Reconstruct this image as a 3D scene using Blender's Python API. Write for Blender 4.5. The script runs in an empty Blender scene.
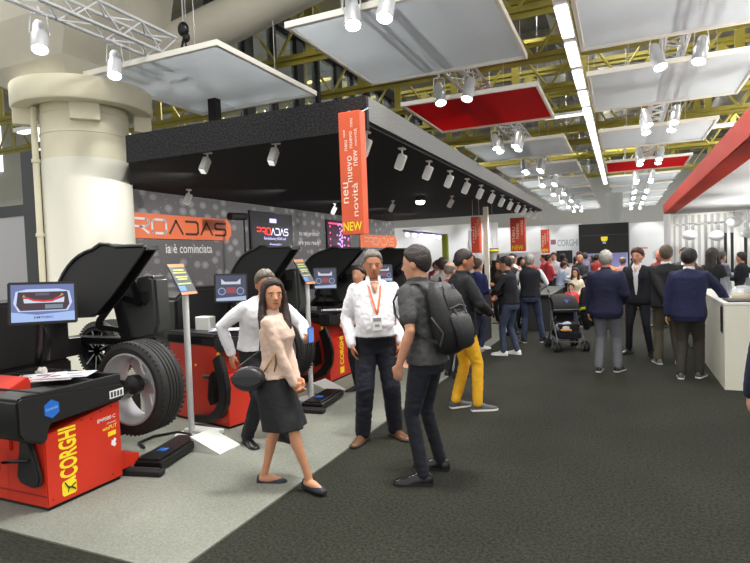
import bpy, bmesh, math, random
from mathutils import Vector, Matrix, Quaternion, noise
random.seed(7)
PI = math.pi
SC = bpy.context.scene
COL = SC.collection
V = Vector

# ---------------------------------------------------------------- materials
_mats = {}
def lin(c):
    return tuple((x / 12.92 if x <= 0.04045 else ((x + 0.055) / 1.055) ** 2.4) for x in c)
def rgb(r, g, b):
    return lin((r / 255, g / 255, b / 255))
def mat(name, col=(.8, .8, .8), rough=.6, metal=0., emit=None, es=1., bump=0., bscale=60., var=0., vscale=8., coat=0., trans=0., alpha=1.):
    if name in _mats:
        return _mats[name]
    m = bpy.data.materials.new(name); m.use_nodes = True
    nt = m.node_tree; b = nt.nodes['Principled BSDF']
    b.inputs['Base Color'].default_value = (*col, 1)
    b.inputs['Roughness'].default_value = rough
    b.inputs['Metallic'].default_value = metal
    b.inputs['Coat Weight'].default_value = coat
    b.inputs['Transmission Weight'].default_value = trans
    b.inputs['Alpha'].default_value = alpha
    if emit:
        b.inputs['Emission Color'].default_value = (*emit, 1)
        b.inputs['Emission Strength'].default_value = es
    if bump or var:
        tc = nt.nodes.new('ShaderNodeTexCoord')
        if var:
            n = nt.nodes.new('ShaderNodeTexNoise'); n.inputs['Scale'].default_value = vscale; n.inputs['Detail'].default_value = 4
            nt.links.new(tc.outputs['Object'], n.inputs['Vector'])
            cr = nt.nodes.new('ShaderNodeValToRGB')
            cr.color_ramp.elements[0].position = .3; cr.color_ramp.elements[1].position = .7
            cr.color_ramp.elements[0].color = (*[max(0, c * (1 - var)) for c in col], 1)
            cr.color_ramp.elements[1].color = (*[min(1, c * (1 + var)) for c in col], 1)
            nt.links.new(n.outputs['Fac'], cr.inputs['Fac']); nt.links.new(cr.outputs['Color'], b.inputs['Base Color'])
        if bump:
            n2 = nt.nodes.new('ShaderNodeTexNoise'); n2.inputs['Scale'].default_value = bscale; n2.inputs['Detail'].default_value = 3
            nt.links.new(tc.outputs['Object'], n2.inputs['Vector'])
            bp = nt.nodes.new('ShaderNodeBump'); bp.inputs['Strength'].default_value = bump; bp.inputs['Distance'].default_value = .01
            nt.links.new(n2.outputs['Fac'], bp.inputs['Height']); nt.links.new(bp.outputs['Normal'], b.inputs['Normal'])
    _mats[name] = m
    return m
def cloth(r, g, b, var=.12, bump=.35, rough=.85):
    if max(r, g, b) < 112: r, g, b = int(r * .84), int(g * .84), int(b * .86)
    return mat('cloth_%d_%d_%d' % (r, g, b), rgb(r, g, b), rough, bump=bump, bscale=45, var=var, vscale=14)

# ---------------------------------------------------------------- objects
def finish(bm, name, m, parent=None, smooth=None, loc=(0, 0, 0)):
    me = bpy.data.meshes.new(name)
    bmesh.ops.recalc_face_normals(bm, faces=bm.faces)
    bm.to_mesh(me); bm.free()
    for x in (m if isinstance(m, (list, tuple)) else [m]):
        me.materials.append(x)
    if smooth is not None:
        me.polygons.foreach_set('use_smooth', [True] * len(me.polygons))
        if smooth < 179:
            me.set_sharp_from_angle(angle=math.radians(smooth))
    o = bpy.data.objects.new(name, me); COL.objects.link(o)
    o.location = loc
    if parent: o.parent = parent
    return o
def tag(o, label=None, cat=None, group=None, kind=None):
    if label: o['label'] = label
    if cat: o['category'] = cat
    if group: o['group'] = group
    if kind: o['kind'] = kind
    return o
def thing(name, label, cat, loc=(0, 0, 0), rz=0., group=None):
    o = bpy.data.objects.new(name, None); COL.objects.link(o)
    o.location = loc; o.rotation_euler = (0, 0, rz); o.empty_display_size = .1
    return tag(o, label, cat, group)
def clone(o, parent=None):
    kids = [c for c in o.children]
    c = o.copy(); COL.objects.link(c); c.parent = parent
    for k in kids: clone(k, c)
    return c
def place_copy(o, loc, rz=0., label=None, group=None):
    c = clone(o); c.location = loc; c.rotation_euler = (0, 0, rz)
    if label: c['label'] = label
    if group: c['group'] = group
    return c

class MB:
    """collects shapes into one mesh"""
    def __init__(s): s.bm = bmesh.new(); s.mi = 0
    def faces_since(s, n):
        s.bm.faces.ensure_lookup_table()
        for f in s.bm.faces[n:]: f.material_index = s.mi
    def box(s, x0, x1, y0, y1, z0, z1, bev=0., seg=1, M=None):
        n = len(s.bm.faces)
        t = bmesh.new()
        bmesh.ops.create_cube(t, size=1)
        bmesh.ops.scale(t, vec=(abs(x1 - x0), abs(y1 - y0), abs(z1 - z0)), verts=t.verts)
        bmesh.ops.translate(t, vec=((x0 + x1) / 2, (y0 + y1) / 2, (z0 + z1) / 2), verts=t.verts)
        if bev: bmesh.ops.bevel(t, geom=t.edges[:], offset=bev, segments=seg, affect='EDGES')
        s.merge(t, M); return s
    def merge(s, t, M=None):
        n = len(s.bm.faces)
        if M is not None: bmesh.ops.transform(t, matrix=M, verts=t.verts)
        me = bpy.data.meshes.new('tmp'); t.to_mesh(me); t.free()
        s.bm.from_mesh(me); bpy.data.meshes.remove(me)
        s.faces_since(n)
    def loft(s, rings, cap=True, closed=False, M=None):
        """rings: lists of equally many points"""
        n = len(s.bm.faces); bm = s.bm
        vr = []
        for r in rings:
            vr.append([bm.verts.new((M @ V(p)) if M is not None else V(p)) for p in r])
        k = len(vr[0]); L = len(vr)
        for i in range(L if closed else L - 1):
            a, b = vr[i], vr[(i + 1) % L]
            for j in range(k):
                try: bm.faces.new((a[j], a[(j + 1) % k], b[(j + 1) % k], b[j]))
                except ValueError: pass
        if cap and not closed:
            try:
                bm.faces.new(vr[0][::-1]); bm.faces.new(vr[-1])
            except ValueError: pass
        s.faces_since(n); return s
    def cyl(s, p0, p1, r0, r1=None, n=12, M=None, cap=True):
        r1 = r0 if r1 is None else r1
        p0, p1 = V(p0), V(p1); d = (p1 - p0).normalized()
        a = d.orthogonal().normalized(); b = d.cross(a)
        cs = [(math.cos(2 * PI * i / n), math.sin(2 * PI * i / n)) for i in range(n)]
        return s.loft([[p0 + (a * c + b * q) * r0 for c, q in cs], [p1 + (a * c + b * q) * r1 for c, q in cs]], cap, M=M)
    def caps(s, pts, rs, n=10, sq=None):
        """smooth limb: round-ended tube through points with radii"""
        P = [V(p) for p in pts]
        rings = []
        cs = [(math.cos(2 * PI * i / n), math.sin(2 * PI * i / n)) for i in range(n)]
        for i, p in enumerate(P):
            if i == 0: d = (P[1] - P[0])
            elif i == len(P) - 1: d = P[-1] - P[-2]
            else: d = (P[i + 1] - P[i]).normalized() + (P[i] - P[i - 1]).normalized()
            if d.length < 1e-6: d = V((0, 0, 1))
            d = d.normalized()
            if i == 0: a = d.orthogonal().normalized()
            else: a = (a - d * a.dot(d)).normalized()
            b = d.cross(a); r = rs[i]
            if i == 0:
                for t in (80, 50, 22):
                    q = math.radians(t); rings.append([p - d * r * math.sin(q) + (a * c + b * e) * r * math.cos(q) for c, e in cs])
            rings.append([p + (a * c + b * e) * r for c, e in cs])
            if i == len(P) - 1:
                for t in (22, 50, 80):
                    q = math.radians(t); rings.append([p + d * r * math.sin(q) + (a * c + b * e) * r * math.cos(q) for c, e in cs])
        return s.loft(rings)
    def tube(s, pts, r, n=8):
        return s.caps(pts, [r] * len(pts), n)
    def ell(s, c, r, M=None, seg=16, ring=10):
        t = bmesh.new(); bmesh.ops.create_uvsphere(t, u_segments=seg, v_segments=ring, radius=1)
        bmesh.ops.scale(t, vec=r, verts=t.verts)
        MM = Matrix.Translation(V(c))
        if M is not None: MM = M @ MM
        s.merge(t, MM); return s
    def lathe(s, prof, n=24, M=None, closed=False):
        """prof: (radius, height) pairs turned about local z"""
        rings = [[(r * math.cos(2 * PI * i / n), r * math.sin(2 * PI * i / n), z) for i in range(n)] for r, z in prof]
        return s.loft(rings, cap=not closed, closed=closed, M=M)
    def prism(s, poly, a0, a1, axis='x', M=None, bev=0.):
        """polygon in the two other axes, extruded from a0 to a1"""
        t = bmesh.new()
        def P(u, v, a):
            return {'x': (a, u, v), 'y': (u, a, v), 'z': (u, v, a)}[axis]
        v0 = [t.verts.new(P(u, v, a0)) for u, v in poly]; v1 = [t.verts.new(P(u, v, a1)) for u, v in poly]
        k = len(poly)
        t.faces.new(v0[::-1]); t.faces.new(v1)
        for i in range(k): t.faces.new((v0[i], v0[(i + 1) % k], v1[(i + 1) % k], v1[i]))
        bmesh.ops.recalc_face_normals(t, faces=t.faces)
        if bev: bmesh.ops.bevel(t, geom=t.edges[:], offset=bev, segments=2, affect='EDGES', clamp_overlap=True)
        s.merge(t, M); return s
    def quad(s, *pts):
        n = len(s.bm.faces)
        s.bm.faces.new([s.bm.verts.new(V(p)) for p in pts]); s.faces_since(n); return s
    def build(s, name, m, parent=None, smooth=None, loc=(0, 0, 0)):
        return finish(s.bm, name, m, parent, smooth, loc)

def remesh(mb, name, m, parent, vox, sm=2, fold=0., fs=(14, 14, 22), seed=0.):
    """one continuous surface out of overlapping closed shapes"""
    bmesh.ops.recalc_face_normals(mb.bm, faces=mb.bm.faces)
    me = bpy.data.meshes.new(name); mb.bm.to_mesh(me); mb.bm.free()
    o = bpy.data.objects.new(name, me); COL.objects.link(o)
    r = o.modifiers.new('r', 'REMESH'); r.mode = 'VOXEL'; r.voxel_size = vox; r.adaptivity = 0
    if sm:
        q = o.modifiers.new('s', 'SMOOTH'); q.factor = .5; q.iterations = sm
    dg = bpy.context.evaluated_depsgraph_get()
    me2 = bpy.data.meshes.new_from_object(o.evaluated_get(dg))
    o.modifiers.clear(); o.data = me2; bpy.data.meshes.remove(me); me2.name = name
    if fold:
        nr = [v.normal.copy() for v in me2.vertices]
        off = V((seed * 3.7, seed * 1.3, seed * 2.1))
        for v, nn in zip(me2.vertices, nr):
            p = V((v.co.x * fs[0], v.co.y * fs[1], v.co.z * fs[2])) + off
            f = noise.noise(p) + .5 * noise.noise(p * 2.1)
            f = 1 - abs(f) * 2.4
            v.co += nn * fold * (f - .4)
    me2.materials.clear(); me2.materials.append(m)
    me2.polygons.foreach_set('use_smooth', [True] * len(me2.polygons))
    if parent: o.parent = parent
    return o

# lettering: real type fitted to a width and height on a surface; M maps x (along) y (up) z (out)
def text_bm(body, w, h, bold=0.):
    cu = bpy.data.curves.new('t', 'FONT'); cu.body = body; cu.offset = bold; cu.resolution_u = 3; cu.extrude = 0
    o = bpy.data.objects.new('t', cu); COL.objects.link(o)
    dg = bpy.context.evaluated_depsgraph_get()
    me = bpy.data.meshes.new_from_object(o.evaluated_get(dg))
    bpy.data.objects.remove(o); bpy.data.curves.remove(cu)
    xs = [v.co.x for v in me.vertices]; ys = [v.co.y for v in me.vertices]
    x0, x1, y0, y1 = min(xs), max(xs), min(ys), max(ys)
    for v in me.vertices:
        v.co.x = (v.co.x - x0) / (x1 - x0) * w; v.co.y = (v.co.y - y0) / (y1 - y0) * h; v.co.z = 0
    t = bmesh.new(); t.from_mesh(me); bpy.data.meshes.remove(me)
    return t
def frame_M(o, ux, uy):
    ux = V(ux).normalized(); uy = V(uy).normalized(); uz = ux.cross(uy)
    M = Matrix((ux, uy, uz)).transposed().to_4x4(); M.translation = V(o)
    return M
def text(mb, body, o, ux, uy, w, h, bold=0.):
    mb.merge(text_bm(body, w, h, bold), frame_M(o, ux, uy)); return mb
def stroke(mb, pts, wd, M, z=0.):
    """flat pen stroke in the plane of M"""
    P = [V((p[0], p[1], z)) for p in pts]
    for a, b in zip(P[:-1], P[1:]):
        d = (b - a).normalized() * wd / 2; nrm = V((-d.y, d.x, 0))
        q = [a - d * .6 + nrm, a - d * .6 - nrm, b + d * .6 - nrm, b + d * .6 + nrm]
        mb.quad(*[M @ x for x in q]); z += .0002
        P = P
def proadas(mb1, mb2, M, w, h, wd):
    """PRO in one colour, ADAS in another, wide technical outline letters"""
    c = w / 7.; k = c * .8; r = h * .28
    def S(mb, pts, i, z=0): stroke(mb, [(i * c + x * k, y * h) for x, y in pts], wd, M, z)
    S(mb1, [(0, 1), (.85, 1), (1, .85), (1, .62), (.85, .45), (0, .45)], 0)
    S(mb1, [(0, 1), (.85, 1), (1, .85), (1, .62), (.85, .45), (.1, .45)], 1); S(mb1, [(.45, .45), (1, 0)], 1)
    S(mb1, [(.15, 1), (.85, 1), (1, .85), (1, .15), (.85, 0), (.15, 0), (0, .15), (0, .85), (.15, 1)], 2)
    S(mb2, [(0, 0), (.5, 1), (1, 0)], 3)
    S(mb2, [(0, 1), (.85, 1), (1, .85), (1, .15), (.85, 0), (0, 0)], 4)
    S(mb2, [(0, 0), (.5, 1), (1, 0)], 5)
    S(mb2, [(1, 1), (.15, 1), (0, .88), (0, .62), (.12, .52), (.88, .52), (1, .4), (1, .12), (.85, 0), (0, 0)], 6)
KL, KS, WORLD, EXPO = 1.9, 1.05, 1.15, 0.0
MON1 = (-.281, .247, 1.434); AD0, AD1 = (-7.4, 7.03, 5.05), (-4.6, 8.36, 6.45); PZS = 3.75; EDGE = (.93, 3.75)
# ---------------------------------------------------------------- camera
H = 1.68
def camera():
    y, p, r = math.radians(24.1), math.radians(-2.25), math.radians(-2.0)
    f = V((-math.sin(y) * math.cos(p), math.cos(y) * math.cos(p), math.sin(p)))
    rt = V((math.cos(y), math.sin(y), 0)); up = rt.cross(f)
    rt2 = rt * math.cos(r) + up * math.sin(r); up2 = -rt * math.sin(r) + up * math.cos(r)
    M = Matrix((rt2, up2, -f)).transposed().to_4x4(); M.translation = V((0, 0, H))
    cd = bpy.data.cameras.new('camera'); cd.sensor_width = 36; cd.lens = 555 / 750 * 36; cd.clip_end = 200
    co = bpy.data.objects.new('camera', cd); COL.objects.link(co); co.matrix_world = M; SC.camera = co
camera()

# ---------------------------------------------------------------- materials of the hall
def carpet_mat(name, c0, c1, scale, rough=.95, big=.12):
    m = bpy.data.materials.new(name); m.use_nodes = True; nt = m.node_tree; b = nt.nodes['Principled BSDF']
    b.inputs['Roughness'].default_value = rough; b.inputs['Specular IOR Level'].default_value = .15
    tc = nt.nodes.new('ShaderNodeTexCoord')
    n = nt.nodes.new('ShaderNodeTexNoise'); n.inputs['Scale'].default_value = scale; n.inputs['Detail'].default_value = 3; n.inputs['Roughness'].default_value = .8
    n2 = nt.nodes.new('ShaderNodeTexNoise'); n2.inputs['Scale'].default_value = 1.3; n2.inputs['Detail'].default_value = 5
    cr = nt.nodes.new('ShaderNodeValToRGB'); cr.color_ramp.elements[0].position = .32; cr.color_ramp.elements[1].position = .68
    cr.color_ramp.elements[0].color = (*c0, 1); cr.color_ramp.elements[1].color = (*c1, 1)
    mx = nt.nodes.new('ShaderNodeMix'); mx.data_type = 'RGBA'; mx.blend_type = 'MULTIPLY'; mx.inputs[0].default_value = 1.
    c2 = nt.nodes.new('ShaderNodeValToRGB'); c2.color_ramp.elements[0].position = .3; c2.color_ramp.elements[1].position = .7
    c2.color_ramp.elements[0].color = (1 - big, 1 - big, 1 - big, 1); c2.color_ramp.elements[1].color = (1, 1, 1, 1)
    L = nt.links.new
    L(tc.outputs['Object'], n.inputs['Vector']); L(tc.outputs['Object'], n2.inputs['Vector'])
    L(n.outputs['Fac'], cr.inputs['Fac']); L(n2.outputs['Fac'], c2.inputs['Fac'])
    L(cr.outputs['Color'], mx.inputs[6]); L(c2.outputs['Color'], mx.inputs[7]); L(mx.outputs[2], b.inputs['Base Color'])
    bp = nt.nodes.new('ShaderNodeBump'); bp.inputs['Strength'].default_value = .5; bp.inputs['Distance'].default_value = .008
    L(n.outputs['Fac'], bp.inputs['Height']); L(bp.outputs['Normal'], b.inputs['Normal'])
    _mats[name] = m
    return m
CARPET = carpet_mat('black_carpet', rgb(24, 25, 21), rgb(62, 63, 54), 48, big=.22)
GREYC = carpet_mat('grey_platform', rgb(116, 118, 109), rgb(142, 144, 134), 60, big=.1)
WHITE = mat('white_paint', rgb(228, 228, 222), .5)
CREAM = mat('cream_paint', rgb(222, 216, 190), .42, var=.04, vscale=3)
BLACK = mat('black_plastic', rgb(28, 28, 29), .42, bump=.25, bscale=220)
BLACKM = mat('black_matt', rgb(22, 22, 23), .8)
BLACKS = mat('black_steel', rgb(24, 24, 26), .35, .3)
GREYP = mat('graphite_plastic', rgb(62, 64, 62), .5, bump=.25, bscale=200)
RED = mat('machine_red', rgb(206, 48, 26), .38, var=.05, vscale=4, coat=.2)
ALU = mat('aluminium', rgb(196, 198, 202), .4, .35)
STEEL = mat('steel', rgb(165, 165, 165), .35, .5)
YELLOW = mat('girder_yellow', rgb(132, 122, 40), .6, var=.15, vscale=3)
YTXT = mat('yellow_lettering', rgb(250, 225, 40), .5)
WTXT = mat('white_lettering', rgb(240, 240, 238), .5)
ORANGE = mat('sign_orange', rgb(244, 124, 76), .5)
LAMP = mat('lamp_glow', (1, 1, 1), .5, emit=(1., .97, .95), es=12)
LAMPV = mat('lamp_glow_cool', (1, 1, 1), .5, emit=(.86, .84, 1.), es=3.5)
TUBE = mat('tube_glow', (1, 1, 1), .5, emit=(1, .98, .97), es=1.7)

def speck(name, base, spot, scale, amt):
    m = bpy.data.materials.new(name); m.use_nodes = True; nt = m.node_tree; b = nt.nodes['Principled BSDF']; b.inputs['Roughness'].default_value = .9
    b.inputs['Specular IOR Level'].default_value = .2
    tc = nt.nodes.new('ShaderNodeTexCoord'); n = nt.nodes.new('ShaderNodeTexNoise'); n.inputs['Scale'].default_value = scale; n.inputs['Detail'].default_value = 2
    cr = nt.nodes.new('ShaderNodeValToRGB'); cr.color_ramp.elements[0].position = .4; cr.color_ramp.elements[1].position = amt
    cr.color_ramp.elements[0].color = (*base, 1); cr.color_ramp.elements[1].color = (*spot, 1)
    nt.links.new(tc.outputs['Object'], n.inputs['Vector']); nt.links.new(n.outputs['Fac'], cr.inputs['Fac']); nt.links.new(cr.outputs['Color'], b.inputs['Base Color'])
    return m
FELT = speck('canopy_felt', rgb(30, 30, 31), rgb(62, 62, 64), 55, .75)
FELT_LIT = speck('canopy_felt_lit', rgb(110, 110, 108), rgb(135, 135, 132), 60, .7)  # canopy felt made lighter: light on the side fascia put into its colour

# ---------------------------------------------------------------- floor
def struct(o): o['kind'] = 'structure'; return o
struct(MB().box(-16, 12, -4, 46, -.12, 0).build('floor', CARPET))
struct(MB().box(-7.7, -2.262, 2.235, 19.9, .0, .012).build('floor_platform', GREYC))

# ---------------------------------------------------------------- hall roof
roof = mat('roof_sheet', rgb(120, 118, 112), .8, var=.2, vscale=.6)
mb = MB(); mb.box(-20, 14, 3.2, 46, 8.4, 8.5)
for i in range(21): mb.box(-20, 14, 3.6 + i * 2, 3.72 + i * 2, 8.2, 8.4)
struct(mb.build('ceiling', roof))
struct(MB().box(-20, 14, 45.8, 46, 0, 8.4).build('wall_end', mat('end_wall', rgb(190, 190, 186), .8)))
# yellow lattice girders across the hall
def girder(y, z0=5.5, z1=6.6):
    mb = MB()
    for z in (z0, z1):
        mb.box(-18, 13, y - .08, y + .08, z - .012, z + .012); mb.box(-18, 13, y - .012, y + .012, z - .1, z + .1)
    x = -18.; up = True
    while x < 12.8:
        a, b = (x, y, z0), (x + .75, y, z1)
        mb.cyl(a, b, .03, n=6); mb.cyl(b, (x + 1.5, y, z0), .03, n=6); mb.box(x + .66, x + .84, y - .02, y + .02, z0, z1)
        x += 1.5
    return mb
for i, y in enumerate((9.15, 11.4, 13.6, 15.8, 18.2, 20.6, 24.0, 30.0)):
    labs = ['yellow lattice roof girder nearest the front of the hall', 'yellow roof girder crossing above the first red ceiling panel', 'yellow roof girder, third from the front, above the aisle',
            'yellow roof girder, fourth from the front, above the aisle', 'yellow roof girder, fifth from the front, over the middle of the aisle', 'yellow roof girder, third from the far end of the hall',
            'yellow roof girder, second from the far end of the hall', 'yellow roof girder farthest down the hall']
    o = girder(y).build('roof_girder', YELLOW); tag(o, labs[i], 'girder', 'yellow lattice girders under the roof')
# longitudinal ducts
DUCT = mat('duct_grey', rgb(120, 120, 116), .5, .3, var=.1, vscale=2)
for x, z, r, lb in ((-1.1, 7.3, .45, 'grey ventilation duct running above the fluorescent light strip'), (3.6, 7.1, .4, 'grey ventilation duct running above the right hand booth')):
    mb = MB(); mb.cyl((x, 4, z), (x, 33.5, z), r, n=20)
    for k in range(14): mb.cyl((x, 5 + k * 2, z), (x, 5.06 + k * 2, z), r + .03, n=20)
    tag(mb.build('ventilation_duct', DUCT, smooth=40), lb, 'duct')

# ---------------------------------------------------------------- black mezzanine frame with glazing above the canopy
fr = thing('glazed_partition', 'black framed glazed upper wall above the dark canopy', 'glass wall', (-6.3, 0, 0))
MB().box(-.14, .14, 7.55, 19.9, 6.4, 6.68).build('top_beam', BLACKM, fr)
ps = [(7.65, .14), (8.6, .26), (9.45, .1), (10.4, .26), (11.2, .1), (12.2, .26), (13.0, .1)]
y = 13.9
while y < 19.8: ps.append((y, .26 if len(ps) % 2 else .1)); y += .9
for y, w in ps:
    MB().box(-.08, .08, y - w / 2, y + w / 2, 3.3, 6.4).build('post', BLACKM, fr)
gl = mat('glass_pane', rgb(200, 215, 220), .08, alpha=.10)
MB().box(-.012, .0, 7.6, 19.9, 3.3, 6.4).build('glass', gl, fr)
# bright hall windows on the outer wall beyond it
sky = mat('skylight_glow', (1, 1, 1), .5, emit=rgb(215, 228, 245), es=1.6)
struct(MB().box(-20, -19.8, 3.2, 46, 0, 8.4).build('wall_left', mat('left_hall_wall', rgb(150, 150, 140), .8)))
for i in range(7):
    w = MB().box(-19.79, -19.7, 6 + i * 4, 8.6 + i * 4, 5.2, 7.6).build('window_%d' % (i + 1), sky); struct(w)
    struct(MB().box(-19.78, -19.6, 7.25 + i * 4, 7.35 + i * 4, 5.2, 7.6).build('trim_%d' % (i + 1), BLACKM))

# ---------------------------------------------------------------- canopy of the big booth
cn = thing('booth_canopy', 'wide dark felt covered canopy over the wheel balancer booth', 'canopy', (-2.28, 5.03, 0))
MB().prism([(-3.2, .04), (-.03, .04), (-.03, 13.2), (-5.3, 13.2), (-5.3, 1.93)], 3.02, 3.28, 'z').build('ceiling_slab', FELT, cn)
MB().box(-3.24, 0, -.0, .06, 2.97, 3.3).build('front_fascia', FELT, cn)
MB().prism([(-3.24, .03), (-3.19, .03), (-5.26, 1.93), (-5.32, 1.93)], 3.0, 3.3, 'z').build('side_fascia', FELT, cn)
MB().box(-.06, 0, .06, 13.2, 3.06, 3.3).build('side_fascia', FELT_LIT, cn)
MB().box(-5.32, -.06, 13.14, 13.2, 3.02, 3.3).build('back_fascia', FELT, cn)

# the printed wall: dark grey with scattered grey discs
def disc_wall():
    m = bpy.data.materials.new('printed_wall'); m.use_nodes = True; nt = m.node_tree; b = nt.nodes['Principled BSDF']; b.inputs['Roughness'].default_value = .55
    N = nt.nodes.new; L = nt.links.new
    tc = N('ShaderNodeTexCoord'); mp = N('ShaderNodeMapping'); mp.inputs['Scale'].default_value = (1, 1, 1.35); L(tc.outputs['Object'], mp.inputs['Vector'])
    vo = N('ShaderNodeTexVoronoi'); vo.inputs['Scale'].default_value = 3.1; vo.inputs['Randomness'].default_value = .55; L(mp.outputs[0], vo.inputs['Vector'])
    c1 = N('ShaderNodeValToRGB'); e = c1.color_ramp.elements; e[0].position = .0; e[0].color = (*rgb(166, 164, 164), 1); e[1].position = .42; e[1].color = (*rgb(104, 102, 104), 1)
    x = e.new(.30); x.color = (*rgb(132, 130, 132), 1); x = e.new(.35); x.color = (*rgb(102, 100, 102), 1)
    L(vo.outputs['Distance'], c1.inputs['Fac'])
    v2 = N('ShaderNodeTexVoronoi'); v2.inputs['Scale'].default_value = 11; L(tc.outputs['Object'], v2.inputs['Vector'])
    c2 = N('ShaderNodeValToRGB'); c2.color_ramp.elements[0].position = .1; c2.color_ramp.elements[0].color = (1, 1, 1, 1); c2.color_ramp.elements[1].position = .14; c2.color_ramp.elements[1].color = (0, 0, 0, 1)
    L(v2.outputs['Distance'], c2.inputs['Fac'])
    n = N('ShaderNodeTexNoise'); n.inputs['Scale'].default_value = 5; L(tc.outputs['Object'], n.inputs['Vector'])
    mu = N('ShaderNodeMath'); mu.operation = 'MULTIPLY'; L(c2.outputs['Color'], mu.inputs[0]); L(n.outputs['Fac'], mu.inputs[1])
    mx = N('ShaderNodeMix'); mx.data_type = 'RGBA'; L(mu.outputs[0], mx.inputs[0]); L(c1.outputs['Color'], mx.inputs[6]); mx.inputs[7].default_value = (*rgb(190, 190, 192), 1)
    L(mx.outputs[2], b.inputs['Base Color'])
    return m
struct(MB().box(-7.72, -7.6, 6.9, 18.9, .012, 3.02).build('wall_left', disc_wall()))

# orange signs
def chamfer(y0, y1, z0, z1, c=.12):
    return [(y0, z0), (y1 - c, z0), (y1, z0 + c), (y1, z1 - c), (y1 - c, z1), (y0, z1)]
WX = -7.6
DTXT = mat('dark_lettering', rgb(70, 40, 36), .6)
sg = thing('wall_sign', 'long orange sign with wide outlined letters beside the cream column', 'sign', (WX, 6.53, 2.19))
MB().prism(chamfer(0, 3.02, 0, .44), 0, .03, 'x').build('sign_board', ORANGE, sg)
a, b = MB(), MB(); proadas(a, b, frame_M((.034, .02, .10), (0, 1, 0), (0, 0, 1)), 2.90, .24, .042)
a.build('lettering', WTXT, sg); b.build('lettering', DTXT, sg)
sg = thing('wall_sign', 'smaller orange sign farther along the printed wall, beyond both screens', 'sign', (WX, 15.9, 2.08))
MB().prism(chamfer(0, 3.1, 0, .43), 0, .03, 'x').build('sign_board', ORANGE, sg)
a, b = MB(), MB(); proadas(a, b, frame_M((.034, .35, .1), (0, 1, 0), (0, 0, 1)), 2.5, .23, .04)
a.build('lettering', mat('pale_lettering', rgb(250, 190, 160), .5), sg); b.build('lettering', mat('pale_lettering', rgb(250, 190, 160), .5), sg)
mb = MB(); text(mb, 'ia è cominciata', (WX + .006, 7.70, 1.93), (0, 1, 0), (0, 0, 1), 1.25, .17, .008)
tag(mb.build('wall_lettering', WTXT), 'white Italian words under the long orange sign', 'lettering')
mb = MB(); text(mb, 'tu sei pronto?', (WX + .006, 12.3, 2.34), (0, 1, 0), (0, 0, 1), 1.05, .16, .008)
tag(mb.build('wall_lettering', WTXT), 'white slogan tu sei pronto between the two wall screens', 'lettering')
mb = MB(); text(mb, 'are you ready?', (WX + .006, 12.25, 2.1), (0, 1, 0), (0, 0, 1), 1.15, .16, .008)
tag(mb.build('wall_lettering', WTXT), 'white slogan are you ready below tu sei pronto on the wall', 'lettering')
mb = MB(); text(mb, 'ADAS è cominciata', (WX + .006, 17.3, 1.82), (0, 1, 0), (0, 0, 1), 1.9, .17, .01)
tag(mb.build('wall_lettering', WTXT), 'small white words under the farther orange sign', 'lettering')

# wall screens
def emis(r, g, b, s=1.): return mat('glow_%d_%d_%d_%g' % (r, g, b, s), (0, 0, 0), .4, emit=rgb(r, g, b), es=s)
sc = thing('wall_screen', 'large dark wall screen showing red and white outlined letters', 'screen', (WX, 10.2, 1.85))
MB().box(.0, .06, 0, 1.72, 0, 1.03, .01).build('bezel', BLACK, sc)
MB().box(.06, .064, .03, 1.69, .03, 1.0).build('display', mat('display_dark', rgb(40, 40, 44), .2, emit=rgb(62, 62, 66), es=.5), sc)
a, b = MB(), MB(); proadas(a, b, frame_M((.066, .22, .5), (0, 1, 0), (0, 0, 1)), 1.3, .15, .03)
a.build('lettering', emis(255, 70, 60, 1.6), sc); b.build('lettering', emis(230, 225, 255, 1.6), sc)
mb = MB(); text(mb, 'Revolutionary ADAS and', (.066, .48, .36), (0, 1, 0), (0, 0, 1), .9, .09, .01); text(mb, 'diagnostics', (.066, .68, .22), (0, 1, 0), (0, 0, 1), .5, .09, .01)
mb.box(.066, .068, .72, 1.0, .78, .88); mb.build('caption', emis(205, 200, 255, 1.6), sc)
sc = thing('wall_screen', 'wall screen with pink and violet timetable graphics', 'screen', (WX, 13.7, 1.8))
MB().box(.0, .06, 0, 1.45, 0, 1.06, .01).build('bezel', BLACK, sc)
MB().box(.06, .064, .03, 1.42, .03, 1.03).build('display', mat('display_plum', rgb(40, 20, 40), .2, emit=rgb(70, 30, 60), es=.7), sc)
mb = MB(); random.seed(4)
for k in range(60): y, z = random.gauss(.85, .13), random.uniform(.1, .95); mb.box(.066, .068, y - .03, y + .03, z - .025, z + .025)
mb.build('graphic', emis(225, 170, 240, 1.4), sc)
mb = MB(); mb.box(.066, .068, .08, 1.36, .93, .98)
for k in range(5): mb.box(.066, .068, .12, .2, .12 + .18 * k, .17 + .18 * k); mb.box(.066, .068, 1.22, 1.34, .12 + .18 * k, .17 + .18 * k)
mb.build('graphic', emis(255, 90, 130, 1.2), sc)
# sensor bar on its stand in front of the wall
st = thing('camera_stand', 'thin black stand carrying a black cylinder in front of the printed wall', 'stand', (-6.9, 8.9, .012))
MB().cyl((0, .25, 2.62), (0, -.22, 2.6), .075, n=14).build('sensor_bar', BLACK, st, 40)
MB().cyl((0, .22, 0), (0, .22, 2.62), .02, n=8).build('pole', BLACKS, st, 40)
MB().box(-.25, .25, 0, .45, 0, .03, .008).build('base_plate', BLACKS, st)

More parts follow.
